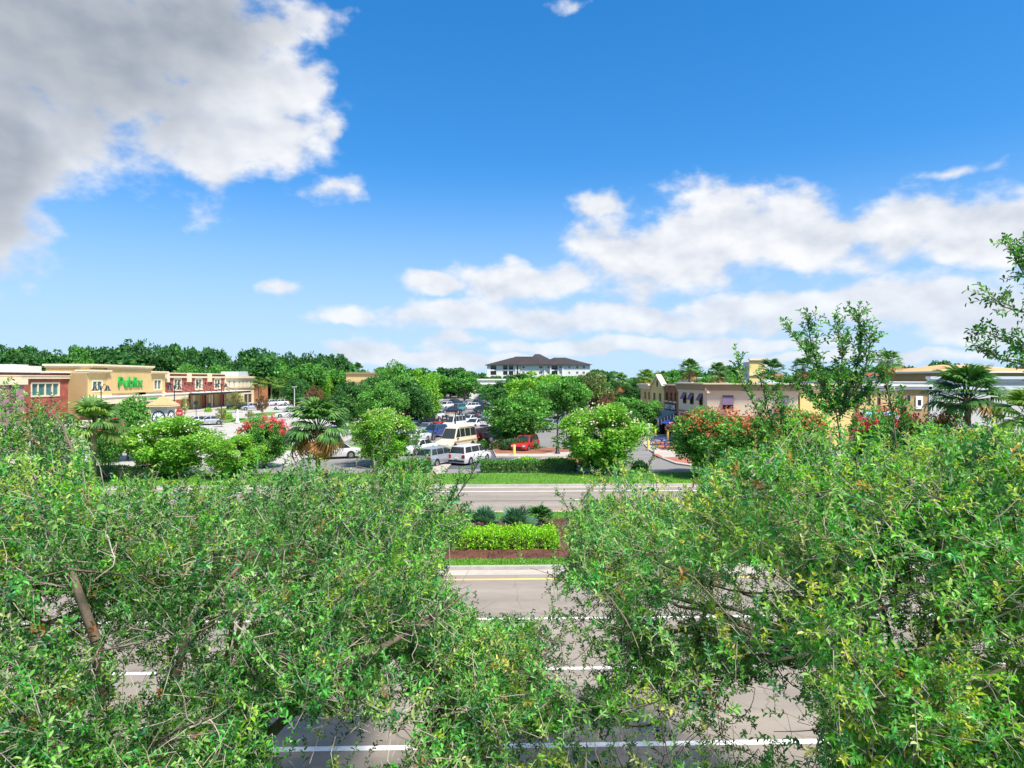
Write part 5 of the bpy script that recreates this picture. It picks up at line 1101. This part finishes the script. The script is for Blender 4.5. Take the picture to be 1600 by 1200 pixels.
front_tree('live_oak', 'oak at the right verge with twigs hanging into the sky', 16, (8.9, 6.6, .14), [(8.4, 7.4, 4.6, 2.4, 2.6, 2.4), (6.6, 8.6, 4.5, 1.9, 2.0, 2.3)], 360, 10, .12, bare=40, gain=1.2, trunk_r=.17,
           sprays=[([(1660, 560, 6.2), (1610, 555, 6.2), (1575, 535, 6.2), (1535, 515, 6.2)], .012, 60), ([(1660, 520, 6), (1610, 490, 6), (1570, 480, 6), (1548, 463, 6)], .011, 42), ([(1670, 470, 6), (1615, 450, 6), (1592, 415, 6), (1576, 378, 6)], .012, 55), ([(1640, 580, 6.4), (1600, 570, 6.4), (1560, 560, 6.4), (1535, 545, 6.4)], .01, 40), ([(1660, 430, 6), (1625, 420, 6), (1598, 400, 6)], .01, 30),
                   ([(1640, 700, 6.4), (1655, 620, 6.3), (1660, 520, 6.1), (1665, 440, 6)], .03, 60)])

# ------------------------------------------------------------------ trees further off: shared crowns
def crown_mesh(name, seed, rx, ry, rz, zc, nclump, ncard, size, cols, wts, gaps=.0, flat_=.0, vase=0.0, clr=.26):
    rng = np.random.default_rng(seed); u = unit(rng.normal(0, 1, (nclump, 3))); rr = rng.uniform(.35, .92, (nclump, 1)) ** .7
    cc = u * rr * np.array([rx, ry, rz]); 
    if vase: cc[:, :2] *= (1 + vase * cc[:, 2:3] / rz)
    rad = rng.uniform(.45, 1.35, nclump) * clr * min(rx, rz) ; hue = rng.normal(1, .2, nclump)
    k = rng.integers(0, nclump, ncard); v = unit(rng.normal(0, 1, (ncard, 3))); v[:, 2] *= np.where((v[:, 2] < 0) & (rng.random(ncard) < .5), -1, 1)
    P_ = cc[k] + v * rad[k][:, None] * rng.uniform(.55, 1.05, (ncard, 1)) * np.array([1.15, 1.15, .85]) + [0, 0, zc]
    D = unit(v * .6 + rng.normal(0, .6, (ncard, 3)) + [0, 0, .1]); N_ = v * .8 + np.array([0, 0, .5]) + rng.normal(0, .45, (ncard, 3))
    L = size * rng.uniform(.6, 1.35, ncard); W = L * rng.uniform(.5, .8, ncard)
    col = palette(rng, ncard, cols, wts, .16) * 1.18 * np.clip(hue[k], .55, 1.6)[:, None]
    return leaves(name, P_, D, N_, L, W, np.clip(col, .004, .6), M['leaf_far'], False), cc + [0, 0, zc]
def limbs_mesh(name, seed, cc, zc, r0, nl=9, fork=.35, multi=1):
    rng = np.random.default_rng(seed); b = MB(); zmin = zc * fork
    for s in range(multi):
        off = np.array([0, 0, 0.0]) if multi == 1 else np.array([math.cos(s * 2.1), math.sin(s * 2.1), 0]) * r0 * 1.6
        top = np.array([off[0] * 2.5, off[1] * 2.5, zmin]); b.tube([off - [0, 0, .3], off + [0, 0, .1], (off + top) / 2 + rng.normal(0, r0 * .3, 3) * [1, 1, 0], top], [r0 * 1.4, r0, r0 * .85, r0 * .75], 7)
        for c in cc[rng.choice(len(cc), min(nl, len(cc)), replace=False)]: b.tube(bezier(top, (top + c) / 2 + [0, 0, zc * .06], c, 5), list(np.linspace(r0 * .5, r0 * .08, 5)), 5)
    return b.mesh(name, M['bark'], 60)
DKG = [(.018, .07, .022), (.03, .1, .03), (.048, .135, .035), (.075, .17, .04)]
MDG = [(.032, .115, .025), (.052, .165, .03), (.08, .2, .038), (.12, .235, .05)]
LTG = [(.06, .19, .02), (.09, .24, .025), (.135, .28, .035), (.18, .29, .05)]
OLV = [(.07, .11, .04), (.11, .15, .055), (.15, .17, .07), (.06, .1, .03)]
VAR = {}
def bounds(me):
    co = np.empty(len(me.vertices) * 3, 'f'); me.vertices.foreach_get('co', co); co = co.reshape(-1, 3)
    return dict(h=float(np.percentile(co[:, 2], 99.8)), w=float(np.percentile(co[:, 0], 99.9) - np.percentile(co[:, 0], .1)))
def variant(key, seed, rx, ry, rz, zc, nclump, ncard, size, cols, wts, r0, extra=None, multi=1, **k):
    cm, cc = crown_mesh(key + '_crown', seed, rx, ry, rz, zc, nclump, ncard, size, cols, wts, **k)
    VAR[key] = dict(crown=cm, trunk=limbs_mesh(key + '_trunk', seed + 1, cc, zc, r0, multi=multi), extra=extra, **bounds(cm))
# unit-size variants: about 10 m tall, 10 m wide
for i in range(3): variant(f'oak{i}', 30 + i, 5.0, 5.0, 4.3, 5.4, 80, 14000, .42, [DKG, MDG, DKG][i], [2, 3, 3, 1.5], .3)
for i in range(2): variant(f'green{i}', 40 + i, 5.0, 5.0, 4.6, 5.1, 90, 15000, .4, MDG if i == 0 else LTG, [2, 3, 3, 1.5], .26)
variant('olive', 46, 5, 5, 4.2, 5.4, 60, 7000, .4, OLV, [2, 3, 2, 2], .25)
for i in range(5): variant(f'forest{i}', 50 + i, [4.2, 5, 4.6, 3.6, 5.2][i], 5, [4.6, 4.0, 4.4, 4.9, 3.8][i], [5.6, 6, 5.8, 5.4, 6.2][i], 46, 3600, .75, [DKG, DKG, MDG, DKG, MDG][i], [3, 3, 2, 1], .3, clr=.27)
for i in range(2): variant(f'thin{i}', 60 + i, 3.6, 3.6, 3.6, 6.6, 26, 900, .6, DKG, [3, 3, 1, 1], .22, clr=.2)
variant('bare', 63, 3.6, 3.6, 3.6, 6.6, 40, 160, .5, DKG, [3, 3, 1, 1], .2, clr=.2)
variant('myrtle', 70, 5, 5, 4.5, 5.2, 110, 23000, .35, LTG, [2, 4, 3, 2], .16, multi=3, vase=.2, clr=.25)
variant('myrtle_dark', 71, 5, 5, 4.5, 5.2, 110, 23000, .35, MDG, [2, 3, 3, 2], .16, multi=3, vase=.2, clr=.25)
variant('reddish', 73, 5, 5, 4.2, 5.6, 50, 3500, .5, [(.1, .05, .03), (.13, .09, .04), (.07, .08, .03), (.16, .06, .05)], [2, 2, 2, 2], .18)
variant('sapling', 74, 4, 4, 4, 6, 36, 1500, .5, [(.13, .14, .04), (.2, .15, .05), (.1, .13, .03), (.08, .12, .03)], [2, 2, 2, 2], .16)
def flower_mesh(name, seed, key, n, cols, wts, size, zlo=.45, spots=60):
    rng = np.random.default_rng(seed); rx, rz, zc = 4.8, 4.4, 5.2
    u = unit(rng.normal(0, 1, (spots, 3))); u[:, 2] = np.abs(u[:, 2]); u = u[u[:, 2] > zlo * .6]; s = u * np.array([rx, rx, rz]) * rng.uniform(.93, 1.08, (len(u), 1)); s[:, :2] *= (1 + .2 * s[:, 2:3] / rz)
    k = rng.integers(0, len(s), n); P_ = s[k] + rng.normal(0, .28, (n, 3)) * [1, 1, 1.1] + [0, 0, zc]; D = unit(rng.normal(0, 1, (n, 3)) + [0, 0, .8]); L = size * rng.uniform(.6, 1.3, n)
    return leaves(name, P_, D, unit(rng.normal(0, 1, (n, 3)) + [0, 0, 1]), L, L * .8, palette(rng, n, cols, wts, .15), M['flower'], False)
FL_RED = flower_mesh('red_flowers', 80, 'm', 1500, [(.55, .04, .07), (.62, .1, .1), (.5, .05, .1)], [2, 2, 1], .3, spots=70)
FL_ORG = flower_mesh('orange_seed_heads', 81, 'm', 1000, [(.4, .12, .05), (.46, .17, .07), (.34, .1, .05)], [2, 2, 2], .3, spots=110)
FL_CRM = flower_mesh('cream_flowers', 82, 'm', 380, [(.5, .46, .26), (.56, .52, .36), (.42, .4, .16)], [2, 2, 2], .26, spots=120)
FL_WHT = flower_mesh('white_flowers', 83, 'm', 300, [(.5, .5, .4), (.44, .46, .34)], [2, 2], .26, spots=140)
NTREE = {'n': 0}
def tree(key, name, label, px0, px1, ytop, d, flowers=None, group=None, zbot=None, dy=0):
    v = VAR[key]; pxc = (px0 + px1) / 2; p = P3(pxc, ytop, d); w = (px1 - px0) * d / FPX; h = p.z
    rnd = random.Random(int(pxc * 7 + ytop * 3 + d)); o = thing(name, label, 'tree', (p.x, p.y, .0), rnd.uniform(0, 6.28), group)
    o.scale = (w / v['w'], w / v['w'], h / v['h']); NTREE['n'] += 1
    child('trunk', v['trunk'], o); child('crown', v['crown'], o, kind='stuff')
    if flowers: child('flower_heads', flowers, o, kind='stuff')
    return o
T = tree
T('green0', 'lot_tree', 'round bushy green tree over the black pickup in the lot', 752, 868, 612, 74)
T('myrtle', 'crape_myrtle', 'bright green crape myrtle with cream flower tips behind the far road', 866, 1014, 634, 53, FL_CRM)
T('green1', 'lot_tree', 'broad bright green oak below the apartment block', 785, 885, 582, 118); T('oak1', 'lot_tree', 'dark broad oak right behind the round lot tree', 842, 925, 590, 106); T('olive', 'lot_tree', 'olive toned tree right of the broad bright oak', 868, 950, 583, 128)
T('oak2', 'lot_tree', 'dark low tree left of the broad bright oak, over the blue sedan', 752, 818, 596, 150)
T('green0', 'lot_tree', 'tall mid green tree in the left lot cluster', 585, 668, 567, 125); T('green1', 'lot_tree', 'yellow green tree at the aisle side of the left lot cluster', 620, 694, 579, 112); T('oak0', 'lot_tree', 'dark oak at the supermarket side of the left lot cluster', 513, 585, 597, 102); T('green0', 'lot_tree', 'grass green tree low in the left lot cluster', 555, 640, 598, 90); T('oak2', 'lot_tree', 'dark tree over the navy pickup', 600, 676, 592, 105)
T('oak2', 'lot_tree', 'dark green tree between the tan hidden store and left cluster', 560, 625, 585, 140)
T('myrtle', 'crape_myrtle', 'yellow green crape myrtle with orange tips beside the drooping palm', 545, 652, 640, 58, FL_CRM)
T('myrtle_dark', 'crape_myrtle', 'crape myrtle with bright red flowers beside the drooping palm', 375, 452, 652, 57, FL_RED)
T('myrtle', 'crape_myrtle', 'wide crape myrtle with white flowers below the clock pillar', 196, 340, 652, 51, FL_WHT)
T('myrtle', 'crape_myrtle', 'low crape myrtle between white-flowered and red-flowered ones', 318, 412, 680, 50)
T('green0', 'verge_tree', 'round green tree in front of the supermarket tower', 153, 246, 621, 62)
T('myrtle_dark', 'crape_myrtle', 'small red-flowered myrtle under the round green tree', 140, 196, 656, 56, FL_RED)
T('myrtle_dark', 'crape_myrtle', 'crape myrtle with orange seed heads before the corner shop', 1048, 1192, 640, 51, FL_ORG)
T('myrtle_dark', 'crape_myrtle', 'green myrtle with orange seed heads below the corner shop awning', 1165, 1290, 640, 48, FL_ORG)
T('myrtle_dark', 'crape_myrtle', 'red flowered crape myrtle under the pale blue awning', 1330, 1440, 640, 44, FL_RED); T('myrtle_dark', 'crape_myrtle', 'orange flowered myrtle before the brown shop', 1420, 1520, 648, 42, FL_ORG); T('myrtle', 'crape_myrtle', 'light green myrtle under the glossy right-hand palm', 1480, 1600, 668, 38, FL_ORG)
T('oak1', 'shop_tree', 'dark spreading tree before the yellow gabled shop', 948, 1030, 622, 92); T('reddish', 'shop_tree', 'reddish brown small tree behind the cream-tipped myrtle', 930, 970, 614, 120)
T('oak2', 'shop_tree', 'dark tree along the kerb between plaza and shops', 965, 1010, 640, 80)
T('sapling', 'lot_sapling', 'small olive tree on the island before the tan shop', 353, 384, 612, 150); T('reddish', 'lot_sapling', 'small dark red tree beside the white cars of the supermarket lot', 398, 420, 618, 140); T('sapling', 'lot_sapling', 'thin sapling at the brick shop front', 281, 297, 620, 125); T('sapling', 'lot_sapling', 'thin green sapling before the lamp post of brick shops', 336, 356, 637, 105)
T('reddish', 'lot_sapling', 'brownish round tree on the far lot island', 476, 506, 602, 165); T('oak0', 'lot_tree', 'grey green round tree beyond the orange car', 442, 482, 591, 185); T('green1', 'lot_tree', 'pale green tree beyond the supermarket lot', 483, 520, 584, 220)
T('sapling', 'lot_sapling', 'small green tree near the white statue', 383, 398, 641, 118)
# woods on the skyline
rf_ = random.Random(4)
ADJ = {'forest0': 'rounded ', 'forest1': 'broad ', 'forest2': 'lighter green ', 'forest3': 'narrow upright ', 'forest4': 'wide flat-topped ', 'green0': 'full round ', 'green1': 'yellowish ', 'oak0': 'heavy ', 'oak1': 'spreading '}
def wood(n, x0, x1, d0, d1, topf, wpx, keys, label, group, name='woodland_tree'):
    for i in range(n):
        px = x0 + (x1 - x0) * (i + rf_.uniform(.1, .9)) / n; d = rf_.uniform(d0, d1); w = rf_.uniform(*wpx); tp = topf(px) + rf_.uniform(-9, 9)
        ky = keys[rf_.randrange(len(keys))]
        tree(ky, name, ADJ.get(ky, '') + label, px - w / 2, px + w / 2, tp, d, group=group)
LT = [(-120, 548), (0, 547), (40, 541), (90, 548), (130, 537), (165, 542), (215, 540), (260, 546), (300, 548), (340, 553), (370, 560), (410, 550), (440, 549), (470, 558), (500, 560), (545, 568), (560, 575)]
tf = lambda px: float(np.interp(px, [a for a, _ in LT], [b for _, b in LT]))
FK = ['forest0', 'forest1', 'forest2', 'forest3', 'forest4']
wood(20, -150, 560, 235, 275, tf, (46, 78), FK, 'tall dark woodland tree behind the supermarket', 'woods behind the supermarket')
wood(24, -160, 560, 212, 232, lambda p: tf(p) + 16, (40, 66), FK + ['green0'], 'bushy woodland tree close behind the supermarket', 'woods behind the supermarket')
wood(14, -20, 545, 225, 240, lambda p: tf(p) - 6, (26, 42), ['thin0', 'thin1'], 'sparse tree rising from the woods behind the supermarket', 'woods behind the supermarket')
wood(5, 455, 545, 230, 250, lambda p: 560, (26, 40), ['thin0', 'thin1', 'forest0'], 'dark open tree left of the lot cluster', 'woods behind the supermarket')
T('bare', 'bare_tree', 'nearly leafless pale tree rising above the woods behind the supermarket', 206, 250, 529, 236); T('bare', 'bare_tree', 'nearly leafless open tree above the woods left of the lot cluster', 470, 505, 548, 240)
RT = [(540, 576), (600, 572), (680, 577), (720, 577), (745, 576), (760, 587), (920, 587), (930, 577), (960, 576), (1000, 579), (1060, 574), (1100, 566), (1140, 568), (1180, 578), (1260, 572), (1360, 573), (1440, 566), (1470, 575), (1500, 569), (1600, 572), (1750, 566)]
tr = lambda px: float(np.interp(px, [a for a, _ in RT], [b for _, b in RT]))
wood(34, 540, 1750, 330, 380, lambda p: tr(p) + 5, (34, 60), FK, 'dark tree on the wooded skyline beyond the shops', 'woods on the skyline')
wood(30, 540, 1750, 215, 260, lambda p: tr(p) + 12, (38, 66), FK + ['green0', 'oak1'], 'leafy tree in the belt between lot and skyline', 'trees behind the shops')
wood(16, 930, 1700, 150, 185, lambda p: tr(p) + 16, (40, 66), ['green0', 'oak1', 'oak0', 'green1'], 'leafy tree directly behind the shop roofs', 'trees behind the shops')
wood(6, 1400, 1640, 200, 260, lambda p: 570, (26, 44), ['thin0', 'forest3', 'thin1'], 'open pine-like tree above the tiled roofs', 'woods on the skyline')
wood(7, 690, 760, 260, 300, lambda p: tr(p) + 4, (30, 48), FK, 'dark tree beside the white store', 'trees behind the shops')
# far wood round the horizon as one mass
rng = np.random.default_rng(5); n = 60000; ang = rng.uniform(-1.5, 1.5, n); dist = rng.uniform(520, 900, n); hh = 9 + 4 * np.sin(ang * 23) + 3 * np.sin(ang * 57 + 1) + 2 * np.sin(ang * 131)
Pf = np.stack([np.sin(ang) * dist, np.cos(ang) * dist, rng.uniform(0, 1, n) ** .7 * hh], 1)
fw = bpy.data.objects.new('far_wood', leaves('far_wood', Pf, unit(rng.normal(0, 1, (n, 3))), unit(rng.normal(0, 1, (n, 3)) + [0, -.3, .8]), rng.uniform(1.5, 3.4, n), rng.uniform(1.2, 2.4, n), palette(rng, n, DKG, [3, 3, 2, 1]), M['leaf_far'], False)); link(fw)
tag(fw, 'far dark green wood along the horizon', 'woodland', kind='stuff')

# ------------------------------------------------------------------ palms
def fan_frond(name, seed, cols, r=1.0, nb=22, droop=.35, pet=.9, span=2.5):
    """One fan leaf: stalk along +X then blades; base at origin."""
    rng = np.random.default_rng(seed); V = []; Fq = []; Cc = []
    def quad(a, b, c, d, col):
        k = len(V); V.extend([a, b, c, d]); Fq.append((k, k + 1, k + 2, k + 3)); Cc.extend([col] * 4)
    pc = np.array(cols[0]) * .9; hub = np.array([pet, 0, pet * .25])
    for s in ((0, .025, 0), (0, 0, .025)):
        s = np.array(s); quad(-s, s, hub + s * .7, hub - s * .7, pc)
    for i in range(nb):
        a = -span / 2 + span * i / (nb - 1) + rng.normal(0, .03); L = r * (1 - .22 * abs(a) / (span / 2)) * rng.uniform(.88, 1.08); dirv = np.array([math.cos(a), math.sin(a), .12]); sd = np.array([-math.sin(a), math.cos(a), 0]) * .05 * r
        col = np.array(cols[rng.integers(len(cols))]) * rng.uniform(.8, 1.25) * 1.35; up = np.array([0, 0, .018]) * (1 if i % 2 else -1)
        p0 = hub; p1 = hub + dirv * L * .5 + up; p2 = hub + dirv * L * .8 + [0, 0, -droop * L * .28]; p3 = hub + dirv * L * .95 + [0, 0, -droop * L * (.75 + .25 * rng.random())]
        quad(p0 - sd * .4, p0 + sd * .4, p1 + sd, p1 - sd, col); quad(p1 - sd, p1 + sd, p2 + sd * .8, p2 - sd * .8, col); quad(p2 - sd * .8, p2 + sd * .8, p3 + sd * .15, p3 - sd * .15, col)
    return raw_mesh(name, np.array(V), np.array(Fq), np.clip(np.array(Cc), .004, .7), M['frond'])
PG = [(.05, .13, .035), (.08, .18, .04), (.11, .22, .05)]; PD = [(.03, .1, .025), (.05, .14, .03), (.07, .17, .04)]; PBr = [(.3, .16, .05), (.36, .2, .07), (.24, .12, .04)]; PY = [(.1, .2, .03), (.14, .25, .04), (.18, .28, .06)]; PB2 = [(.05, .13, .08), (.07, .17, .1), (.1, .2, .12)]
FR_ = {k: [fan_frond(f'{k}_frond', 90 + i + j * 5, c, nb=nb, droop=dr) for i in range(3)] for j, (k, c, nb, dr) in enumerate((('green', PG, 22, .5), ('dark', PD, 20, .35), ('brown', PBr, 16, .7), ('lime', PY, 20, .45), ('blue', PB2, 16, .05)))}
def palm(px, ycrown, d, r, label, kinds=('green',), nf=26, dead=0, name='sabal_palm', base_z=.1, tr=.17, group=None, light=False):
    p = P3(px, ycrown, d); rnd = random.Random(int(px * 13 + d)); o = thing(name, label, 'palm', (p.x, p.y, base_z), 0, group); z = p.z - base_z
    prof = []; nz = max(4, int(z / .22))
    for k in range(nz + 1): prof.append((tr * (1.12 if k % 2 else .93) * (1.35 if k == 0 else 1), z * k / nz))
    MB().lathe(prof, 9).obj('trunk', M['palm_bark'], o); MB().lathe([(tr * 1.1, z - .5), (tr * 1.6, z - .15), (tr * 1.3, z + .1), (.03, z + .35)], 9).obj('crown_shaft', M['palm_bark'], o)
    for i in range(nf + dead):
        isd = i >= nf; e = rnd.uniform(-1.3, -.25) if isd else (1.25 - 1.75 * ((i + rnd.random() * .6) / nf)); a = i * 2.39996 + rnd.uniform(-.2, .2)
        ms = FR_['brown'] if isd else FR_[kinds[rnd.randrange(len(kinds))]]
        c = child('dead_frond' if isd else 'frond', ms[rnd.randrange(3)], o, loc=(0, 0, z)); c.rotation_euler = (rnd.uniform(-.25, .25), -e, a); s = r / 1.85 * rnd.uniform(.85, 1.1); c.scale = (s, s, s)
    return o
palm(497, 672, 50, 2.75, 'sabal palm with a skirt of brown dead fronds beyond the far road', nf=34, dead=15, kinds=('green', 'green', 'dark'))
palm(146, 672, 47, 2.5, 'light green drooping palm beside the round green tree', ('lime', 'green'), nf=28)
palm(1512, 626, 41, 2.6, 'glossy dark green fan palm in front of the grey store', ('dark',), nf=34, dead=3)
palm(1610, 655, 33, 1.9, 'lime green palm at the right end of the far verge', ('lime',), nf=28)
palm(1388, 568, 100, 2.3, 'tall fan palm standing above the shop roofs', ('dark', 'green'), nf=24, dead=4)
GP = 'palms behind the shop street'
for px, y, d, r, k in ((1077, 580, 128, 2.6, 'green'), (1122, 584, 130, 2.5, 'green'), (1206, 582, 118, 2.8, 'dark'), (968, 598, 135, 2.4, 'green'), (1008, 592, 138, 2.4, 'lime'), (1033, 594, 140, 2.2, 'green'), (1255, 576, 120, 2.4, 'dark')):
    palm(px, y, d, r, 'fan palm showing over the roofs behind the shop street', (k,), 22, 3, group=GP)
for px, y, d in ((404, 601, 198), (424, 600, 200), (437, 603, 205)): palm(px, y, d, 2.6, 'short palm at the end of the supermarket row', ('lime', 'green'), 22, group='palms at the end of the supermarket row')
def fan_shrub(px, py, r, label, kind, nf=22, name='fan_shrub', z=.15):
    p = G(px, py, z); rnd = random.Random(int(px)); o = thing(name, label, 'shrub', (p.x, p.y, z)); MB().lathe([(.14, -.05), (.12, .12), (.02, .2)], 8).obj('stem', M['palm_bark'], o)
    for i in range(nf):
        e = 1.4 - 1.25 * (i + rnd.random() * .5) / nf; c = child('frond', FR_[kind][rnd.randrange(3)], o, loc=(0, 0, .08)); c.rotation_euler = (rnd.uniform(-.2, .2), -e, i * 2.4); s = r / 1.85 * rnd.uniform(.8, 1.15); c.scale = (s,) * 3
fan_shrub(758, 833, 1.15, 'blue-green spiky fan shrub behind the left end of the clipped hedge', 'blue', 26); fan_shrub(806, 832, 1.2, 'spiky blue-green fan shrub in the middle behind the clipped hedge', 'blue', 30); fan_shrub(845, 821, 1.05, 'deep green fan shrub behind the right end of the clipped hedge', 'dark', 20); fan_shrub(735, 826, .9, 'grey-green spiky fan shrub under the oak twigs', 'blue', 18)

# ------------------------------------------------------------------ hedges and shrubs
def hedge(name, label, x0, x1, y0, y1, z0, h, n, cols, wts, size, seed, wob=.06, cat='hedge', rot=0, round_=False):
    rng = np.random.default_rng(seed); o = thing(name, label, cat, ((x0 + x1) / 2, (y0 + y1) / 2, z0), rot); a, b = (x1 - x0) / 2, (y1 - y0) / 2
    u = rng.uniform(-1, 1, (n, 3)); f = rng.random(n); ar = np.array([4 * a * b * 1.3, 2 * a * h * 2, 2 * b * h * 2]); ar /= ar.sum()
    Nn = np.zeros((n, 3)); top = f < ar[0]; sy = (f >= ar[0]) & (f < ar[0] + ar[1]); sx = f >= ar[0] + ar[1]
    Pq = np.stack([u[:, 0] * a, u[:, 1] * b, (u[:, 2] * .5 + .5) * h], 1)
    Pq[top, 2] = h; Nn[top, 2] = 1; s = np.sign(u[sy, 1]); Pq[sy, 1] = b * s; Nn[sy, 1] = s; s = np.sign(u[sx, 0]); Pq[sx, 0] = a * s; Nn[sx, 0] = s
    if round_: q = unit(rng.normal(0, 1, (n, 3))); q[:, 2] = np.abs(q[:, 2]); Pq = q * [a, b, h]; Nn = q
    bumps = wob * (np.sin(Pq[:, 0] * 5 + seed) + np.sin(Pq[:, 0] * 11.3 + 2 * Pq[:, 1] * 4) * .7)[:, None]
    Pq = Pq + Nn * (bumps + rng.normal(-.05, .06, (n, 1))); Pq[:, 2] = np.maximum(Pq[:, 2], .05)
    D = Nn * .5 + rng.normal(0, .7, (n, 3)) + [0, 0, .3]; L = size * rng.uniform(.6, 1.3, n)
    child('foliage', leaves(name, Pq, D, Nn + rng.normal(0, .5, (n, 3)), L, L * .6, palette(rng, n, cols, wts), M['leaf'], False), o, kind='stuff')
    c = MB()
    if round_:
        c.lathe([(.2, 0), (.75, .2), (.7, .6), (.3, .82)], 10); c.v = [(x * a, y * b, z * h) for x, y, z in c.v]
    else: c.box(-a + .16, a - .16, -b + .16, b - .16, .12, h - .14)
    c.obj('inner_branches', M['bark'], o)
    for k in range(max(1, int(a * 1.5))):
        x = rng.uniform(-a * .9, a * .9); MB().tube([(x, rng.uniform(-b, b) * .6, -.03), (x + .05, 0, h * .3)], .03, 5).obj('stem', M['bark'], o)
    return o
LIME = [(.14, .32, .015), (.2, .4, .02), (.26, .44, .03), (.1, .26, .015)]
hx0, hx1 = P3(697, 850, 29.2).x, P3(868, 850, 29.2).x
hedge('clipped_hedge', 'lime green clipped box hedge on the median mulch', hx0, hx1, 28.75, 30.35, .16, .68, 9000, LIME, [2, 3, 2, 1], .11, 3)
hedge('clipped_hedge', 'lime green clipped hedge under the left oak on the median', hx0 - 6.5, hx0 - .5, 28.8, 30.3, .16, .75, 6000, LIME, [2, 3, 2, 1], .11, 4)
hedge('clipped_hedge', 'lime green clipped hedge under the right oak on the median', 7.2, 12.0, 28.8, 30.2, .16, .75, 5000, LIME, [2, 3, 2, 1], .11, 5)
g0, g1 = G(752, 745).x, G(905, 745).x
hedge('low_hedge', 'dark clipped hedge along the parking bay edge', g0, g1, 52.9, 54.1, .1, .85, 7000, MDG, [2, 3, 3, 1], .14, 6); hedge('low_hedge', 'short dark hedge left of the bay footpath', G(600, 745).x, G(668, 745).x, 52.9, 54.1, .1, .85, 4000, MDG, [2, 3, 3, 1], .14, 7)
hedge('low_hedge', 'dark hedge in front of the red hatchback', G(787, 702).x, G(818, 702).x, 69.0, 70.4, .15, .95, 2500, DKG, [2, 3, 3, 1], .16, 8)
hedge('low_hedge', 'trimmed hedge under the white-flowered myrtle', -36, -24, 50.0, 51.2, .14, .8, 4000, MDG, [2, 3, 3, 1], .16, 18)
for i, (px, py, w, h, c, l) in enumerate([(775, 703, 1.3, .8, OLV, 'tufted olive shrub in the mulch beyond the minivan'), (832, 704, 1.4, .9, OLV, 'tufted brown-green shrub in front of the red hatchback'), (755, 701, 1.2, .7, MDG, 'round green shrub behind the minivan roof'), (690, 704, 1.2, .7, LTG, 'light green shrub behind the silver hatchback'), (825, 728, 1.5, .6, LIME, 'pale grassy shrub beside the empty bay'), (868, 731, 1.9, .7, LIME, 'wide pale grassy shrub at the myrtle foot'),
                                                (325, 644, 1.5, .8, LIME, 'round yellow green shrub before brick shop pillars'), (355, 656, 2.0, 1.2, LIME, 'round lime shrub by the lamp post'), (462, 634, 3.2, 1.6, MDG, 'dark bushes at the pole light'), (365, 640, 3.5, .7, MDG, 'low green bushes under the olive sapling'), (1135, 735, 1.6, .9, DKG, 'dark low shrub under orange-tipped myrtle'), (1000, 738, 1.2, .8, DKG, 'dark low shrub at the cream-tipped myrtle foot'),
                                                (640, 660, 2.2, .9, MDG, 'green bushes at the lot island'), (606, 668, 2.4, 1.4, MDG, 'dense bushes below the left lot cluster')]):
    p = G(px, py); hedge('shrub', l, p.x - w / 2, p.x + w / 2, p.y - w * .4, p.y + w * .4, .1, h, 900, c, [2, 3, 2, 1], .18, 100 + i, .04, 'shrub', round_=True)
# dark understory shrubs on the median behind the near oaks
for i, (px, w, l) in enumerate([(960, 2.6, 'green flowering shrub on the median mulch right of the clipped hedge'), (1040, 2.2, 'loose shrub on the median with mulch showing round it'), (1130, 2.8, 'dense shrub on the median below the right oak'), (560, 2.6, 'dense shrub on the median below the left oak'), (430, 2.4, 'leafy shrub on the median under the left oak')]):
    p = P3(px, 820, 32.5); hedge('median_shrub', l, p.x - w / 2, p.x + w / 2, 31.5, 33.5, .14, 1.3, 1800, MDG, [2, 3, 2, 1], .16, 140 + i, .08, 'shrub', round_=True)
# bench and rail near the lot trees
p = G(696, 653); o = thing('rail_fence', 'low red-brown rail fence at the lot island', 'fence', (p.x, p.y, .1))
for k in range(7): MB().box(-3 + k * 1.0 - .05, -3 + k * 1.0 + .05, -.05, .05, 0, .9).obj('post', M['cream'], o)
for z in (.4, .8): MB().box(-3.1, 3.1, -.03, .03, z, z + .1).obj('rail', M['orangewall'], o)

# ------------------------------------------------------------------ grass blades on the nearer lawns
def turf(x0, x1, y0, y1, n, seed, z=.138):
    rng = np.random.default_rng(seed); P_ = np.stack([rng.uniform(x0, x1, n), rng.uniform(y0, y1, n), np.full(n, z)], 1); D = rng.normal(0, .45, (n, 3)) + [0, 0, 1]; L = rng.uniform(.05, .13, n)
    return leaves('turf', P_, D, rng.normal(0, 1, (n, 3)), L, L * .35, palette(rng, n, [(.06, .19, .014), (.085, .225, .018), (.12, .24, .026)], [2, 3, 2]), M['grass'], False, 0)
for i, a in enumerate([(-20, 26, 26.62, 27.5, 14000), (-20, 26, 35.2, 37.1, 16000), (-36, 36, 47.05, 52.6, 40000)]):
    o = bpy.data.objects.new('grass', turf(*a, 200 + i)); link(o); tag(o, ['short mown grass along the near median kerb', 'short mown grass along the far median kerb', 'mown grass verge beyond the far road'][i], 'grass', kind='stuff')
rng = np.random.default_rng(77); n = 9000; P_ = np.stack([rng.uniform(-13, 13.4, n), rng.uniform(27.6, 35.3, n), rng.uniform(.2, .235, n)], 1)
o = bpy.data.objects.new('mulch_chips', leaves('mulch_chips', P_, rng.normal(0, 1, (n, 3)) * [1, 1, .25], rng.normal(0, .4, (n, 3)) + [0, 0, 1], rng.uniform(.06, .16, n), rng.uniform(.02, .05, n), palette(rng, n, [(.1, .032, .022), (.055, .02, .014), (.16, .075, .055)], [3, 3, 1]), M['grass'], False, 0)); link(o); tag(o, 'loose red-brown bark chips on the median bed', 'mulch', kind='stuff')
